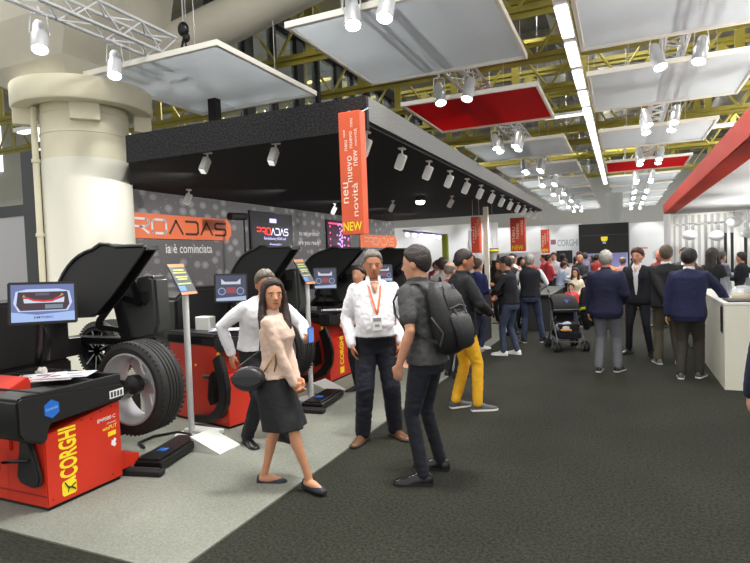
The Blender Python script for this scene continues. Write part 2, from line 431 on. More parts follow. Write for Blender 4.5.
# small spotlights of the canopy
def small_spot():
    t = thing('canopy_spotlight', 'x', 'spotlight', (0, 0, 0))
    MB().box(-.035, .035, -.05, .05, -.02, 0, .004).build('mount', WHITE, t)
    MB().cyl((0, 0, 0), (0, 0, -.07), .012, n=8).build('stem', WHITE, t, 40)
    M = Matrix.Translation((0, .01, -.1)) @ Matrix.Scale(.8, 4) @ Matrix.Rotation(math.radians(28), 4, 'Y') @ Matrix.Rotation(math.radians(10), 4, 'X')
    mb = MB(); mb.box(-.062, .062, -.05, .05, -.2, .03, .012, 2, M); h = mb.build('housing', mat('spot_white', rgb(205, 205, 200), .4), t)
    mb = MB(); mb.box(-.05, .05, -.04, .04, -.205, -.199, M=M); mb.build('lens', mat('spot_lens', rgb(240, 240, 235), .2, emit=(1, .98, .94), es=.6), h)
    return t
s0 = small_spot(); first = True
for k in range(13):
    y = 5.32 + 1.03 * k
    lab = 'small white spotlight on the canopy edge, %s from the front corner' % ['first', 'second', 'third', 'fourth', 'fifth', 'sixth', 'seventh', 'eighth', 'ninth', 'tenth', 'eleventh', 'twelfth', 'thirteenth', 'fourteenth'][k]
    if first: s0.location = (-2.42, y, 3.02); s0['label'] = lab; s0['group'] = 'small spotlights along the canopy edge'; first = False
    else: place_copy(s0, (-2.42, y, 3.02), 0, lab)
for x, y, rz, lab in ((-4.46, 5.25, 1.9, 'small white spotlight hanging nearest the cream column'), (-3.5, 5.25, 1.9, 'small white spotlight left of the hanging orange banner'),
                      (-6.1, 11.5, .4, 'small white spotlight just above the pink wall screen'), (-4.8, 11.9, .5, 'small white spotlight deep under the canopy right of the banner'), (-3.4, 11.9, .5, 'small white spotlight under the canopy above the yellow trousers man'),
                      (-6.9, 7.6, .4, 'small white spotlight half hidden beside the column edge')):
    place_copy(s0, (x, y, 3.02), rz, lab, 'small spotlights deeper under the canopy')
t = thing('downlight', 'bright round downlight glowing under the dark canopy', 'light', (-4.0, 11.5, 3.02))
MB().cyl((0, 0, 0), (0, 0, -.1), .11, n=16).build('housing', BLACK, t, 40); MB().ell((0, 0, -.12), (.1, .1, .06)).build('bulb', LAMP, t, 180)

# hanging banner
bn = thing('hanging_banner', 'tall orange banner hanging from the canopy corner, ending in yellow NEW', 'banner', (-2.36, 4.86, 1.93))
MB().box(-.115, .115, -.06, .06, 0, 1.17, .004).build('banner_cloth', mat('banner_orange', rgb(222, 92, 52), .55, var=.08, vscale=3), bn)
for x in (-.1, .1): MB().cyl((x, 0.0, 1.16), (x, .17, 1.24), .006, n=6).build('hook', STEEL, bn)
def up(body, x, z, w, h, b=.006):
    """text running upwards on the banner front"""
    q = MB(); text(q, body, (x * .9, -.0625, z), (0, 0, 1), (-1, 0, 0), w, h, b); q.build('word', mat('banner_pale', rgb(250, 225, 205), .5), bn)
up('neu', -.035, .30, .2, .055); up('novità', .075, .17, .32, .06); up('nuevo', .018, .50, .25, .05); up('new', .085, .65, .15, .045); up('neu', -.03, .80, .1, .03); up('nuevo', .03, .82, .16, .03)
up('novità', .085, .84, .16, .03, .002); up('new', -.05, .93, .07, .022, .002); up('neu', .04, 1.02, .08, .025, .002)
mb = MB(); text(mb, 'NEW', (-.1, -.063, .035), (1, 0, 0), (0, 0, 1), .2, .085, .02); mb.build('lettering', YTXT, bn)
# ---------------------------------------------------------------- people
SKIN = mat('skin', rgb(205, 150, 120), .5, var=.06, vscale=20)
SKIN_TAN = mat('skin_tanned', rgb(178, 120, 88), .5, var=.06, vscale=20)
LIP = mat('lip', rgb(150, 80, 72), .5)
EYEW = mat('eye_white', rgb(196, 184, 176), .3)
EYED = mat('eye_dark', rgb(40, 28, 22), .2)
def ik(a, b, l1, l2, pole):
    a, b, pole = V(a), V(b), V(pole)
    d = b - a; L = d.length
    if L > (l1 + l2) * .999: b = a + d * ((l1 + l2) * .999 / L); d = b - a; L = d.length
    x = (l1 * l1 - l2 * l2 + L * L) / (2 * L)
    hh = math.sqrt(max(0, l1 * l1 - x * x))
    u = d.normalized(); pp = pole - u * pole.dot(u)
    pp = pp.normalized() if pp.length > 1e-5 else u.orthogonal()
    return a + u * x + pp * hh, b

class Body:
    """a posed figure in its own frame: x to its right, y forward, z up; laid out for 1.75 m and scaled"""
    def __init__(s, h=1.75, lean=0, side=0, twist=0, pel=(0, 0), drop=0., feet=None, hands=None, elbows=None,
                 hyaw=0, hpitch=0, female=False, belly=0., wide=1., foot_yaw=(None, None), curl=(.5, .5), knee=None, handdir=(None, None)):
        s.k = h / 1.75; s.fem = female; s.wide = wide; s.belly = belly
        s.lean = math.radians(lean); s.side = math.radians(side); s.twist = math.radians(twist)
        s.pel = V((pel[0], pel[1], .93 - drop)); s.curl = curl
        s.hyaw, s.hpitch = math.radians(hyaw), math.radians(hpitch)
        sh = .165 if female else .188
        sh *= wide
        s.shoulder = [s.P(1.405, (sx * (sh - .012), -.01, 0)) for sx in (-1, 1)]
        s.hip = [s.P(.92, (sx * .088, 0, 0)) for sx in (-1, 1)]
        feet = feet or [(-.1, 0, 0), (.1, 0, 0)]
        s.ank = []; s.knee = []; s.fyaw = []
        for i, f in enumerate(feet):
            f = V(f); kn = V((0, 1, 0)) if knee is None else V(knee[i])
            kk, an = ik(s.hip[i], V((f.x, f.y, f.z + .085)), .435, .42, kn)
            s.knee.append(kk); s.ank.append(an)
            fy = foot_yaw[i]; s.fyaw.append(math.radians(fy if fy is not None else (10 if i == 0 else -10)))
        s.el = []; s.wr = []; s.hd = []
        for i in (0, 1):
            sx = -1 if i == 0 else 1
            t = (hands[i] if hands and hands[i] is not None else (sx * .27, .03, .80))
            e = (elbows[i] if elbows and elbows[i] is not None else (sx * .5, -1, 0))
            a, b = ik(s.shoulder[i], t, .285, .265, e)
            s.el.append(a); s.wr.append(b)
            s.hd.append(V(handdir[i]).normalized() if handdir[i] is not None else (b - a).normalized())
    def fr(s, z):
        """frame of the spine at straight-body height z"""
        t = max(0, min(1, (z - .93) / .35)); t = t * t * (3 - 2 * t)
        R = Matrix.Rotation(s.twist * t, 3, 'Z') @ Matrix.Rotation(-s.lean, 3, 'X') @ Matrix.Rotation(s.side, 3, 'Y')
        return R, t
    def P(s, z, off=(0, 0, 0)):
        p = s.pel.copy(); N = 10
        if z >= .93:
            for i in range(N):
                zz = .93 + (z - .93) * (i + .5) / N
                t = min(1, (zz - .93) / .25)
                R = Matrix.Rotation(s.twist * t, 3, 'Z') @ Matrix.Rotation(-s.lean * t, 3, 'X') @ Matrix.Rotation(s.side * t, 3, 'Y')
                p = p + R @ V((0, 0, (z - .93) / N))
            t = min(1, (z - .93) / .25)
            R = Matrix.Rotation(s.twist * t, 3, 'Z') @ Matrix.Rotation(-s.lean * t, 3, 'X') @ Matrix.Rotation(s.side * t, 3, 'Y')
            return p + R @ V(off)
        return p + V((off[0], off[1], z - .93 + off[2]))
    def ring(s, z, w, d, cy=0., n=20, e=2.4):
        out = []
        for i in range(n):
            a = 2 * PI * i / n; c, q = math.cos(a), math.sin(a)
            r = (abs(c) ** e + abs(q) ** e) ** (-1 / e)
            out.append(s.P(z, (c * r * w, q * r * d + cy, 0)) * s.k)
        return out
    def prof(s):
        """(z, half width, half depth, centre y) of the trunk"""
        b = s.belly
        if s.fem:
            return [(.80, .150, .105, -.01), (.86, .172, .118, -.015), (.93, .172, .120, -.015), (1.0, .150, .105, -.005), (1.08, .128, .09, .005),
                    (1.18, .135, .10, .01), (1.27, .148, .122, .02), (1.34, .15, .11, .01), (1.41, .14, .08, -.005), (1.455, .085, .06, -.01)]
        w = s.wide
        return [(.80, .150, .105, -.005), (.86, .168 * w, .118, -.01), (.93, .166 * w, .118 + b * .3, b * .3), (1.0, .158 * w, .112 + b * .7, b * .8), (1.08, .152 * w, .108 + b, b),
                (1.18, .162 * w, .112 + b * .8, b * .6), (1.28, .178 * w, .12 + b * .2, .005), (1.36, .184 * w, .112, -.005), (1.41, .170 * w, .088, -.01), (1.44, .125 * w, .072, -.012), (1.47, .08, .06, -.012)]
    def trunk(s, mb, z0, z1, inf=0., flare=0., ntop=None):
        pr = [p for p in s.prof() if z0 - .001 <= p[0] <= z1 + .001]
        lo = min(s.prof(), key=lambda p: abs(p[0] - z0))
        R = []
        if pr[0][0] > z0 + .01: pr = [(z0, lo[1] if z0 > .8 else pr[0][1], lo[2], lo[3])] + pr
        for z, w, d, cy in pr:
            q = max(0, (1.05 - z)) * flare
            R.append(s.ring(z, w + inf + q, d + inf + q * .8, cy))
        mb.loft(R)
    def head(s):
        R0, _ = s.fr(1.5)
        base = s.P(1.495, (0, -.005, 0))
        R = R0 @ Matrix.Rotation(s.hyaw, 3, 'Z') @ Matrix.Rotation(-s.hpitch, 3, 'X')
        # the head levels itself against the lean of the trunk
        Rl = Matrix.Rotation(s.twist, 3, 'Z') @ Matrix.Rotation(-s.lean * .35, 3, 'X') @ Matrix.Rotation(s.hyaw, 3, 'Z') @ Matrix.Rotation(-s.hpitch, 3, 'X')
        M = Rl.to_4x4(); M.translation = base * s.k
        return M @ Matrix.Scale(s.k * 1.04, 4)
    def hand_M(s, i):
        """y along the fingers, z out of the back of the hand, x to the thumb side"""
        d = s.hd[i]; sx = -1 if i == 0 else 1
        out = V((sx, 0, 0)); out = out - d * out.dot(d)
        if out.length < .2: out = V((0, 0, 1)) - d * d.z
        out.normalize()
        x = d.cross(out)
        if x.y < 0 and abs(d.y) < .8: x = -x
        elif abs(d.y) >= .8 and x.z < 0: x = -x
        M = Matrix((x, d, out)).transposed().to_4x4(); M.translation = s.wr[i] * s.k
        return M @ Matrix.Scale(s.k, 4)
    def add_hand(s, mb, i, n=8):
        M = s.hand_M(i); c = s.curl[i]
        R = []
        for y, w, t in ((-.02, .026, .02), (0, .028, .02), (.03, .038, .017), (.07, .042, .015), (.09, .04, .012)):
            R.append([(math.cos(2 * PI * j / 12) * w, y, math.sin(2 * PI * j / 12) * t) for j in range(12)])
        mb.loft(R, M=M)
        for x, L, r in ((.031, .068, .0088), (.0105, .077, .0092), (-.0105, .071, .0088), (-.031, .056, .008)):
            p = V((x, .082, 0)); a = 0.; pts = [p.copy()]
            for seg, f in enumerate((.45, .3, .25)):
                a += c * (.5, .8, .6)[seg]
                p = p + V((x * .06 / .03 * .1 * 0, math.cos(a), -math.sin(a))) * L * f; pts.append(p.copy())
            mb.caps([M @ q for q in pts], [r * s.k, r * s.k, r * .92 * s.k, r * .8 * s.k], n)
        pts = [V((.026, .02, -.004)), V((.05, .045, -.014)), V((.058, .072, -.022 - .01 * c)), V((.052, .094, -.03 - .012 * c))]
        mb.caps([M @ q for q in pts], [.013 * s.k, .0115 * s.k, .010 * s.k, .0085 * s.k], n)
    def head_shape(s, mb, n=20):
        M = s.head(); f = .94 if s.fem else 1.
        R = []
        for z, cy, w, d in ((.004, .058, .022, .022), (.018, .045, .042, .045), (.045, .024, .058, .070), (.075, .012, .068, .085), (.105, .004, .0725, .093), (.14, -.002, .076, .0975),
                            (.17, -.006, .0755, .097), (.2, -.009, .066, .084), (.22, -.009, .049, .062), (.235, -.009, .02, .026)):
            R.append([(math.cos(2 * PI * j / n) * w * f, cy + math.sin(2 * PI * j / n) * d, z) for j in range(n)])
        mb.loft(R, M=M)
        C = lambda pts, rs: mb.caps([M @ V(p) for p in pts], [r * s.k for r in rs], 8)
        C([(0, .088, .132), (0, .1, .112), (0, .113, .088)], [.008, .010, .0135])
        C([(-.012, .1, .084), (.012, .1, .084)], [.009, .009])
        C([(-.042, .078, .142), (0, .09, .14), (.042, .078, .142)], [.009, .011, .009])
        C([(-.02, .09, .055), (0, .096, .055), (.02, .09, .055)], [.006, .0085, .006])
        C([(-.035, .066, .1), (-.05, .05, .1)], [.018, .016]); C([(.035, .066, .1), (.05, .05, .1)], [.018, .016])
        for sx in (-1, 1):
            mb.ell((sx * .079 * f, -.01, .105), (.011, .021, .032), M=M, seg=10, ring=8)
    def neck(s, mb):
        h = s.head(); r = .05 if s.fem else .058
        mb.caps([s.P(1.42, (0, -.015, 0)) * s.k, s.P(1.47, (0, -.012, 0)) * s.k, h @ V((0, -.01, .07))], [r * 1.3 * s.k, r * s.k, r * s.k], 14)

def person(name_label, loc, heading, b, vox=.02, top=None, bottom=None, shoes=None, hair=None, skin=None, group=None, cat='person',
           sleeve=1., hem=.92, loose=.012, sole=None, belt=None, eyes=False, collar=None, legs=True, heel=False, jacket=None, shirt_v=None,
           cuffs=None, vest=False, sleeve_mat=None, skirt=None, fold=.006, tie=None, lanyard=None, open_neck=False):
    root = thing('person', name_label, cat, (loc[0], loc[1], loc[2] if len(loc) > 2 else 0), math.radians(heading), group)
    k = b.k; sk = skin or SKIN; fine = vox < .013; hs = 10 if not fine else 14
    seed = loc[0] * 3 + loc[1]; fold *= .42; loose = .010 + loose * .48
    g = 1.25 if not b.fem else 1.0
    # --- the body itself, one surface
    mb = MB()
    b.trunk(mb, .80, 1.47, -.012); b.neck(mb); b.head_shape(mb)
    for i in (0, 1):
        sh, el, wr = b.shoulder[i] * k, b.el[i] * k, b.wr[i] * k
        ar = .8 if b.fem else 1.
        mid = el.lerp(wr, .3)
        mb.caps([sh, sh.lerp(el, .5), el, mid, wr], [.048 * k * ar, .044 * k * ar, .037 * k * ar, (.036 if sleeve >= 1 else .041) * k * ar, .026 * k * ar], hs)
        b.add_hand(mb, i)
        if legs:
            hp, kn, an = b.hip[i] * k, b.knee[i] * k, b.ank[i] * k
            hp = hp + V((0, 0, -.02)); tq = .72 if bottom else .92; cal = kn.lerp(an, .3) + V((math.sin(b.fyaw[i]) * .0, -.012, 0))
            mb.caps([hp, hp.lerp(kn, .5), kn, cal, an.lerp(kn, .22), an], [.078 * k * (tq if bottom else .85), .066 * k * (tq if bottom else .85), .052 * k * tq, .053 * k * tq, .035 * k * tq, .036 * k * tq], hs)
            Mf = Matrix.Translation(b.ank[i] * k) @ Matrix.Rotation(b.fyaw[i], 4, 'Z') @ Matrix.Scale(k, 4)
            mb.caps([Mf @ V((0, -.02, -.04)), Mf @ V((0, .06, -.045)), Mf @ V((0, .14, -.06))], [.036 * k, .036 * k, .022 * k], 10)
    remesh(mb, 'body', sk, root, min(vox, .016), 1)
    body = root.children[0]
    hM = b.head()
    # --- face
    if eyes:
        for sx in (-1, 1):
            e = MB(); e.ell((sx * .032, .0865, .118), (.0125, .0085, .005), M=hM, seg=10, ring=6); eo = e.build('eye', EYEW, root, 180)
            e = MB(); e.ell((sx * .032, .0945, .118), (.0062, .0033, .0048), M=hM, seg=8, ring=6); e.build('pupil', EYED, eo, 180)
            e = MB(); e.caps([hM @ V((sx * .016, .0985, .1365)), hM @ V((sx * .032, .0955, .14)), hM @ V((sx * .05, .0815, .136))], [.003 * k, .0042 * k, .0025 * k], 6); e.build('eyebrow', hair[1] if hair else EYED, root, 180)
        e = MB(); e.caps([hM @ V((-.022, .0935, .054)), hM @ V((0, .1035, .0555)), hM @ V((.022, .0935, .054))], [.0028 * k, .0055 * k, .0028 * k], 6); e.build('mouth', LIP, root, 180)
    # --- hair
    if hair:
        st, hm = hair[0], hair[1]
        t = bmesh.new(); bmesh.ops.create_uvsphere(t, u_segments=44, v_segments=32, radius=1)
        th = {'buzz': .004, 'short': .011, 'full': .02, 'long': .016, 'ring': .006, 'bob': .02}[st]
        bmesh.ops.scale(t, vec=(.0765, .0975, .0915), verts=t.verts)
        bmesh.ops.translate(t, vec=(0, -.008, .148), verts=t.verts)
        for vtx in t.verts:
            if vtx.co.z < .148: vtx.co.z = .148 + (vtx.co.z - .148) * 1.45
        if st == 'ring':
            bmesh.ops.bisect_plane(t, geom=t.verts[:] + t.edges[:] + t.faces[:], plane_co=(0, 0, .165), plane_no=(0, .25, 1), clear_outer=True)
            bmesh.ops.bisect_plane(t, geom=t.verts[:] + t.edges[:] + t.faces[:], plane_co=(0, .02, .15), plane_no=(0, 1, 0), clear_outer=True)
            bmesh.ops.bisect_plane(t, geom=t.verts[:] + t.edges[:] + t.faces[:], plane_co=(0, 0, .07), plane_no=(0, 0, 1), clear_inner=True)
        else:
            # the hairline runs from the forehead down behind the ears to the nape
            for vtx in t.verts:
                pass
            pn = V((0, -.70, .71)); pc_ = V((0, .086, .193))
            kill = [vtx for vtx in t.verts if (vtx.co - pc_).dot(pn) + .008 * noise.noise(vtx.co * 60 + V((seed, 1, 2))) - .012 * (abs(vtx.co.x) > .045 and vtx.co.y > .05) < 0]
            bmesh.ops.delete(t, geom=kill, context='VERTS')
            bmesh.ops.bisect_plane(t, geom=t.verts[:] + t.edges[:] + t.faces[:], plane_co=(0, -.09, .028), plane_no=(0, .25, 1), clear_inner=True)
        pn = V((0, -.70, .71)); pc_ = V((0, .086, .193))
        for vtx in t.verts:
            n = noise.noise(V((vtx.co.x * 70, vtx.co.y * 25, vtx.co.z * 40)) + V((seed, 0, 0))); d = (vtx.co - V((0, -.008, .13))).normalized()
            q = min(1, max(0, (vtx.co - pc_).dot(pn)) / .03) if st != 'ring' else 1; q = q * q * (3 - 2 * q)
            q2 = min(1, max(0, vtx.co.z - .03) / .09)
            vtx.co += d * (.0025 + th * q * (.45 + .55 * q2) * (1.15 if vtx.co.z > .17 else 1) + n * q * (.006 if st in ('short', 'full', 'bob') else .002))
        edges = [e for e in t.edges if e.is_boundary]
        if edges: bmesh.ops.contextual_create(t, geom=edges)
        h_ = MB(); h_.merge(t, hM)
        if st in ('long', 'bob'):
            L = .36 if st == 'long' else .12
            for sx in (-1, 1):
                p = [(sx * .055, .035, .205), (sx * .083, .022, .13), (sx * .092, .012, .04), (sx * .097, .03, -.05), (sx * .09, .06, -.14 if st == 'long' else -.03)]
                if st == 'long': p += [(sx * .075, .075, -.23)]
                q = [.018, .024, .030, .038, .044, .026]
                h_.caps([hM @ V(a) for a in p], [a * k for a in q[:len(p)]], 10)
            R = []
            for z, w, d, cy in ((.2, .07, .05, -.06), (.12, .09, .055, -.065), (.04, .088, .05, -.07), (-.05, .095, .04, -.075), (-L + .05, .1, .035, -.08), (-L, .06, .02, -.08)):
                R.append([(math.cos(2 * PI * j / 16) * w, cy + math.sin(2 * PI * j / 16) * d, z) for j in range(16)])
            h_.loft(R, M=hM)
            remesh(h_, 'hair', hm, root, min(vox, .012), 2, fold=.004, fs=(60, 60, 8), seed=seed)
        else:
            h_.build('hair', hm, root, 180)
    # --- clothes
    def arms(mb, r0, r1, r2, frac, inf=0., only=None):
        for i in ((0, 1) if only is None else (only,)):
            sh, el, wr = b.shoulder[i] * k, b.el[i] * k, b.wr[i] * k
            ar = .86 if b.fem else 1.
            sh2 = sh + (el - sh) * .02
            if frac >= 1: e = wr.lerp(el, .02); mb.caps([sh2, sh.lerp(el, .5), el, el.lerp(e, .5), e], [(.050 + inf * .7) * k * ar, (.055 + inf) * k * ar, (.048 + inf) * k * ar, (.045 + inf) * k * ar, (.036 + inf * .8) * k * ar], 14)
            elif frac > 0: e = sh.lerp(el, frac * 1.); mb.caps([sh2, sh.lerp(e, .5), e], [(.06 + inf) * k * ar, (.06 + inf) * k * ar, (.06 + inf) * k * ar], 14)
    gv = max(vox * 1.15, .009)
    if bottom:
        mb = MB(); b.trunk(mb, .80, 1.0, .008)
        fl = bottom[1] if isinstance(bottom, tuple) else 1.; bm_ = bottom[0] if isinstance(bottom, tuple) else bottom
        for i in (0, 1):
            hp, kn, an = b.hip[i] * k, b.knee[i] * k, b.ank[i] * k
            mb.caps([hp + V((0, 0, -.01)), hp.lerp(kn, .5), kn, kn.lerp(an, .5), an + V((0, -.005, .0))], [.098 * k, .086 * k * (.5 + fl / 2), .067 * k * fl, .062 * k * fl, .056 * k * fl], 14)
        remesh(mb, 'trousers', bm_, root, gv, 2, fold=fold, fs=(9, 9, 26), seed=seed)
    if skirt:
        mb = MB(); R = []
        for z, w, d in ((1.03, .142, .108), (.98, .165, .123), (.9, .187, .142), (.8, .197, .155), (.7, .200, .16), (.6, .203, .172), (.51, .207, .18)):
            r = b.ring(z, w, d, -.01, 36)
            if z < .8:
                c = b.P(z) * k
                for j in range(36):
                    q = 1 + .06 * math.sin(j * 2 * PI / 36 * 7) * (.8 - z) * 3
                    r[j] = c + (r[j] - c) * q + V((0, (b.knee[0].y + b.knee[1].y) / 2 * k * (.8 - z) / .45 * .8, 0))
            R.append(r)
        mb.loft(R); remesh(mb, 'skirt', skirt, root, gv, 2, fold=.003, fs=(10, 10, 6), seed=seed)
    if belt:
        mb = MB(); R = [b.ring(z, *[x for x in (.172 * b.wide + b.belly * .0 + .004, .124 + b.belly * .75 + .0)], b.belly * .65, 24) for z in (.955, .99)]
        mb.loft(R); mb.build('belt', belt, root, 60)
    if top:
        mb = MB(); hz = hem
        b.trunk(mb, hz, 1.47, loose, flare=.05)
        if not vest: arms(mb, 0, 0, 0, sleeve, inf=(loose - .012) * .8)
        elif sleeve_mat:
            
            for ii in (0, 1):
                m2 = MB(); arms(m2, 0, 0, 0, 1.0, only=ii); remesh(m2, 'shirt_sleeve', sleeve_mat, root, gv, 2, fold=fold, seed=seed)
        nk = b.P(1.462, (0, -.012, 0)) * k; nu = (b.P(1.49, (0, -.008, 0)) * k)
        mb.caps([nk, nu], [.072 * k * (.86 if b.fem else 1), .06 * k * (.86 if b.fem else 1)], 14)
        remesh(mb, 'blazer' if jacket else ('vest' if vest else 'shirt'), top, root, gv, 2, fold=fold, fs=(12, 12, 16), seed=seed)
    if collar:
        mb = MB(); R = []
        for z, w, d, cy in ((1.455, .078, .07, -.014), (1.485, .071, .066, -.008), (1.512, .066, .064, -.004), (1.515, .060, .058, -.004), (1.48, .062, .058, -.01)):
            q_ = b.ring(z, w, d, cy, 28, 2); R.append(q_ if not open_neck else [q_[j % 28] for j in range(10, 33)])
        R = R if not open_neck else R
        if open_neck: mb.loft([[r[j] for r in R] for j in range(23)], cap=True)
        else: mb.loft(R, cap=False)
        for sx in (-1, 1):
            mb.caps([b.P(1.50, (sx * .045, .045, 0)) * k, b.P(1.455, (sx * .055, .085, 0)) * k, b.P(1.40, (sx * .045, .115, 0)) * k], [.012 * k, .018 * k, .006 * k], 8)
        mb.build('collar', collar, root, 180)
    if open_neck:
        mb = MB(); R = []; dd0 = loose + (.008 if shirt_v else 0)
        for z, w, dd in ((1.49, .034, .056), (1.46, .036, .066), (1.43, .028, .088 + dd0), (1.39, .018, .112 + dd0), (1.36, .004, .122 + dd0)):
            R.append([b.P(z, (-w, dd - .03, 0)) * k, b.P(z, (-w, dd, 0)) * k, b.P(z, (0, dd + .006, 0)) * k, b.P(z, (w, dd, 0)) * k, b.P(z, (w, dd - .03, 0)) * k])
        mb.loft(R); mb.build('open_neckline', sk, root, 80)
    if shirt_v:
        # the strip of shirt showing between the open fronts
        mb = MB(); R = []
        for z, w, dd in ((1.0, .012, .118), (1.1, .028, .12), (1.25, .045, .128), (1.36, .052, .118), (1.44, .04, .08), (1.48, .03, .062)):
            R.append([b.P(z, (x * w, dd + loose + (.012 if abs(x) < .5 else -.02) + b.belly * .5, 0)) * k for x in (-1, -.35, .35, 1)] + [b.P(z, (x * w, dd - .06, 0)) * k for x in (1, -1)])
        mb.loft(R); mb.build('shirt', shirt_v, root, 60)
    if lanyard:
        mb = MB()
        for sx in (-1, 1):
            pts = [(1.49, sx * .05, .03), (1.43, sx * .055, .105), (1.34, sx * .04, .152), (1.22, sx * .012, .165 + b.belly), (1.17, 0, .168 + b.belly)]
            P_ = [b.P(z, (x, y, 0)) * k for z, x, y in pts]
            side = V((.009 * k, 0, 0))
            mb.loft([[p - side, p + side, p + side + V((0, .004, 0)), p - side + V((0, .004, 0))] for p in P_])
        lo = mb.build('lanyard', mat('lanyard_orange', rgb(226, 110, 60), .6), root)
        mb = MB(); c = b.P(1.10, (0, .172 + b.belly, 0)) * k; mb.box(c.x - .042, c.x + .042, c.y - .002, c.y + .004, c.z - .07, c.z + .055, .003)
        bo = mb.build('badge', mat('badge_white', rgb(235, 235, 232), .4), lo)
        mb = MB(); mb.box(c.x - .034, c.x + .034, c.y + .004, c.y + .0055, c.z + .015, c.z + .045)
        mb.box(c.x - .02, c.x + .02, c.y + .004, c.y + .0055, c.z - .035, c.z - .012)
        mb.build('badge_print', mat('badge_print', rgb(150, 150, 155), .5), bo)
    if shoes:
        for i in (0, 1):
            M = Matrix.Translation(V((b.ank[i].x, b.ank[i].y, b.ank[i].z - .085)) * k) @ Matrix.Rotation(b.fyaw[i], 4, 'Z') @ Matrix.Scale(k * (.9 if b.fem else 1.), 4)
            mb = MB(); R = []
            hi = .035 if heel else .0
            sect = ((-.075, .02, .05, .0), (-.065, .034, .082, 0), (-.02, .038, .105 if not b.fem else .062, 0), (.04, .038, .09 if not b.fem else .05, 0), (.1, .045, .062 if not b.fem else .05, 0), (.15, .046, .05, 0), (.19, .036, .042, 0), (.213, .016, .032, 0))
            for y, w, hh, _ in sect:
                R.append([(math.cos(PI * j / 8) * w, y, .012 + (math.sin(PI * j / 8) ** .75) * (hh - .012)) for j in range(9)] + [(-w * .5, y, .01), (w * .5, y, .01)])
            mb.loft(R, M=M); so = mb.build('shoe', shoes, root, 70)
            mb = MB(); R = []
            for y, w, hh, _ in sect:
                q = w * 1.08
                R.append([(q, y * 1.02, .001), (q, y * 1.02, .019), (-q, y * 1.02, .019), (-q, y * 1.02, .001)])
            mb.loft(R, M=M); mb.build('sole', sole or mat('sole_dark', rgb(30, 28, 26), .7), so)
    return root, b
# ---------------------------------------------------------------- the people
HD = lambda r, g, b: mat('hair_%d_%d_%d' % (r, g, b), rgb(r, g, b), .55, bump=.8, bscale=90, var=.4, vscale=45)
DARKH, BROWNH, GREYH, SILVH, BLONDH, BLKH = HD(38, 30, 26), HD(70, 52, 38), HD(112, 106, 98), HD(150, 146, 138), HD(196, 160, 110), HD(24, 22, 22)
LEA = mat('leather_black', rgb(28, 26, 27), .35); LEAB = mat('leather_brown', rgb(98, 66, 44), .35); SNK = mat('sneaker_grey', rgb(120, 120, 118), .6); SNW = mat('sneaker_white', rgb(225, 225, 222), .5)
SOLW = mat('sole_white', rgb(232, 230, 224), .5)
WSH = cloth(232, 232, 236, .04, .3); KNIT = mat('knit_pink', rgb(218, 190, 172), .9, bump=.6, bscale=110, var=.06, vscale=30)
NAVY = cloth(28, 32, 66); NAVYD = cloth(30, 38, 84); BLK = cloth(34, 34, 37); INK = cloth(28, 30, 40); CHAR = cloth(86, 86, 86, .1); JEAN = cloth(58, 70, 98, .25); JEAND = cloth(28, 31, 42, .35)
YEL = cloth(236, 178, 36, .08); GREYT = cloth(112, 114, 120, .1); OLIV = cloth(104, 98, 78, .1); DOLIV = cloth(66, 62, 52, .1); BLAZ = cloth(28, 28, 31)

# 1 the woman in front
b = Body(1.565, female=True, lean=0, pel=(.0, .06), feet=[(-.05, -.10, 0), (.09, .33, 0)], hands=[(.035, .25, .89), (.10, .24, .87)], elbows=[(-1, -.4, 0), (1, -.9, 0)],
         hyaw=-60, foot_yaw=(2, -34), twist=0, curl=(.8, .8), handdir=[(.45, .45, -.75), (-.45, .45, -.75)], drop=.0)
W, b = person('woman in pale pink knitted sweater and black skirt looking at the camera', (-2.43, 3.44), -73, b, .0085, top=KNIT, skirt=cloth(36, 36, 40, .15), shoes=mat('flat_navy', rgb(34, 36, 52), .6),
              hair=('long', HD(46, 30, 25)), hem=.94, loose=.022, eyes=True, sleeve=1., fold=.007, skin=mat('skin_tan_light', rgb(196, 140, 106), .5, var=.06, vscale=20))
# 2 the man in the white shirt
b2 = Body(1.77, lean=-1, belly=.045, feet=[(-.16, -.02, 0), (.15, .06, 0)], hands=[(-.225, .07, .90), (.225, .07, .90)], elbows=[(-.7, -1, 0), (.7, -1, 0)], hyaw=0, hpitch=5, foot_yaw=(28, -32), handdir=[(.15, .1, -1), (-.15, .1, -1)])
person('grey haired man in white shirt with orange lanyard, hands in pockets', (-2.12, 4.70), -150, b2, .0095, top=WSH, bottom=(cloth(26, 29, 44), 1.28), shoes=LEAB, hair=('short', GREYH), hem=.97, loose=.026, eyes=True, collar=WSH, belt=LEA, lanyard=True, open_neck=True, skin=SKIN_TAN, fold=.009)
# 3 the man with the backpack
b3 = Body(1.78, lean=8, twist=-14, pel=(0, .03), feet=[(-.15, .03, 0), (.17, .02, 0)], hands=[(-.25, .14, .89), (.2, .22, .9)], elbows=[(-.5, -1, 0), (.5, -1, 0)], hyaw=14, hpitch=4, foot_yaw=(24, 6), curl=(.6, .6), handdir=[(.15, .25, -.95), None])
P3, b3 = person('man in grey polo shirt carrying a large black backpack, seen from behind', (-1.34, 3.98), 86, b3, .0095, top=CHAR, bottom=(JEAND, .88), shoes=mat('boot_black', rgb(24, 23, 24), .22), hair=('short', HD(46, 38, 34)), hem=.88, loose=.022, sleeve=.66, collar=CHAR, skin=SKIN, eyes=True, fold=.008)
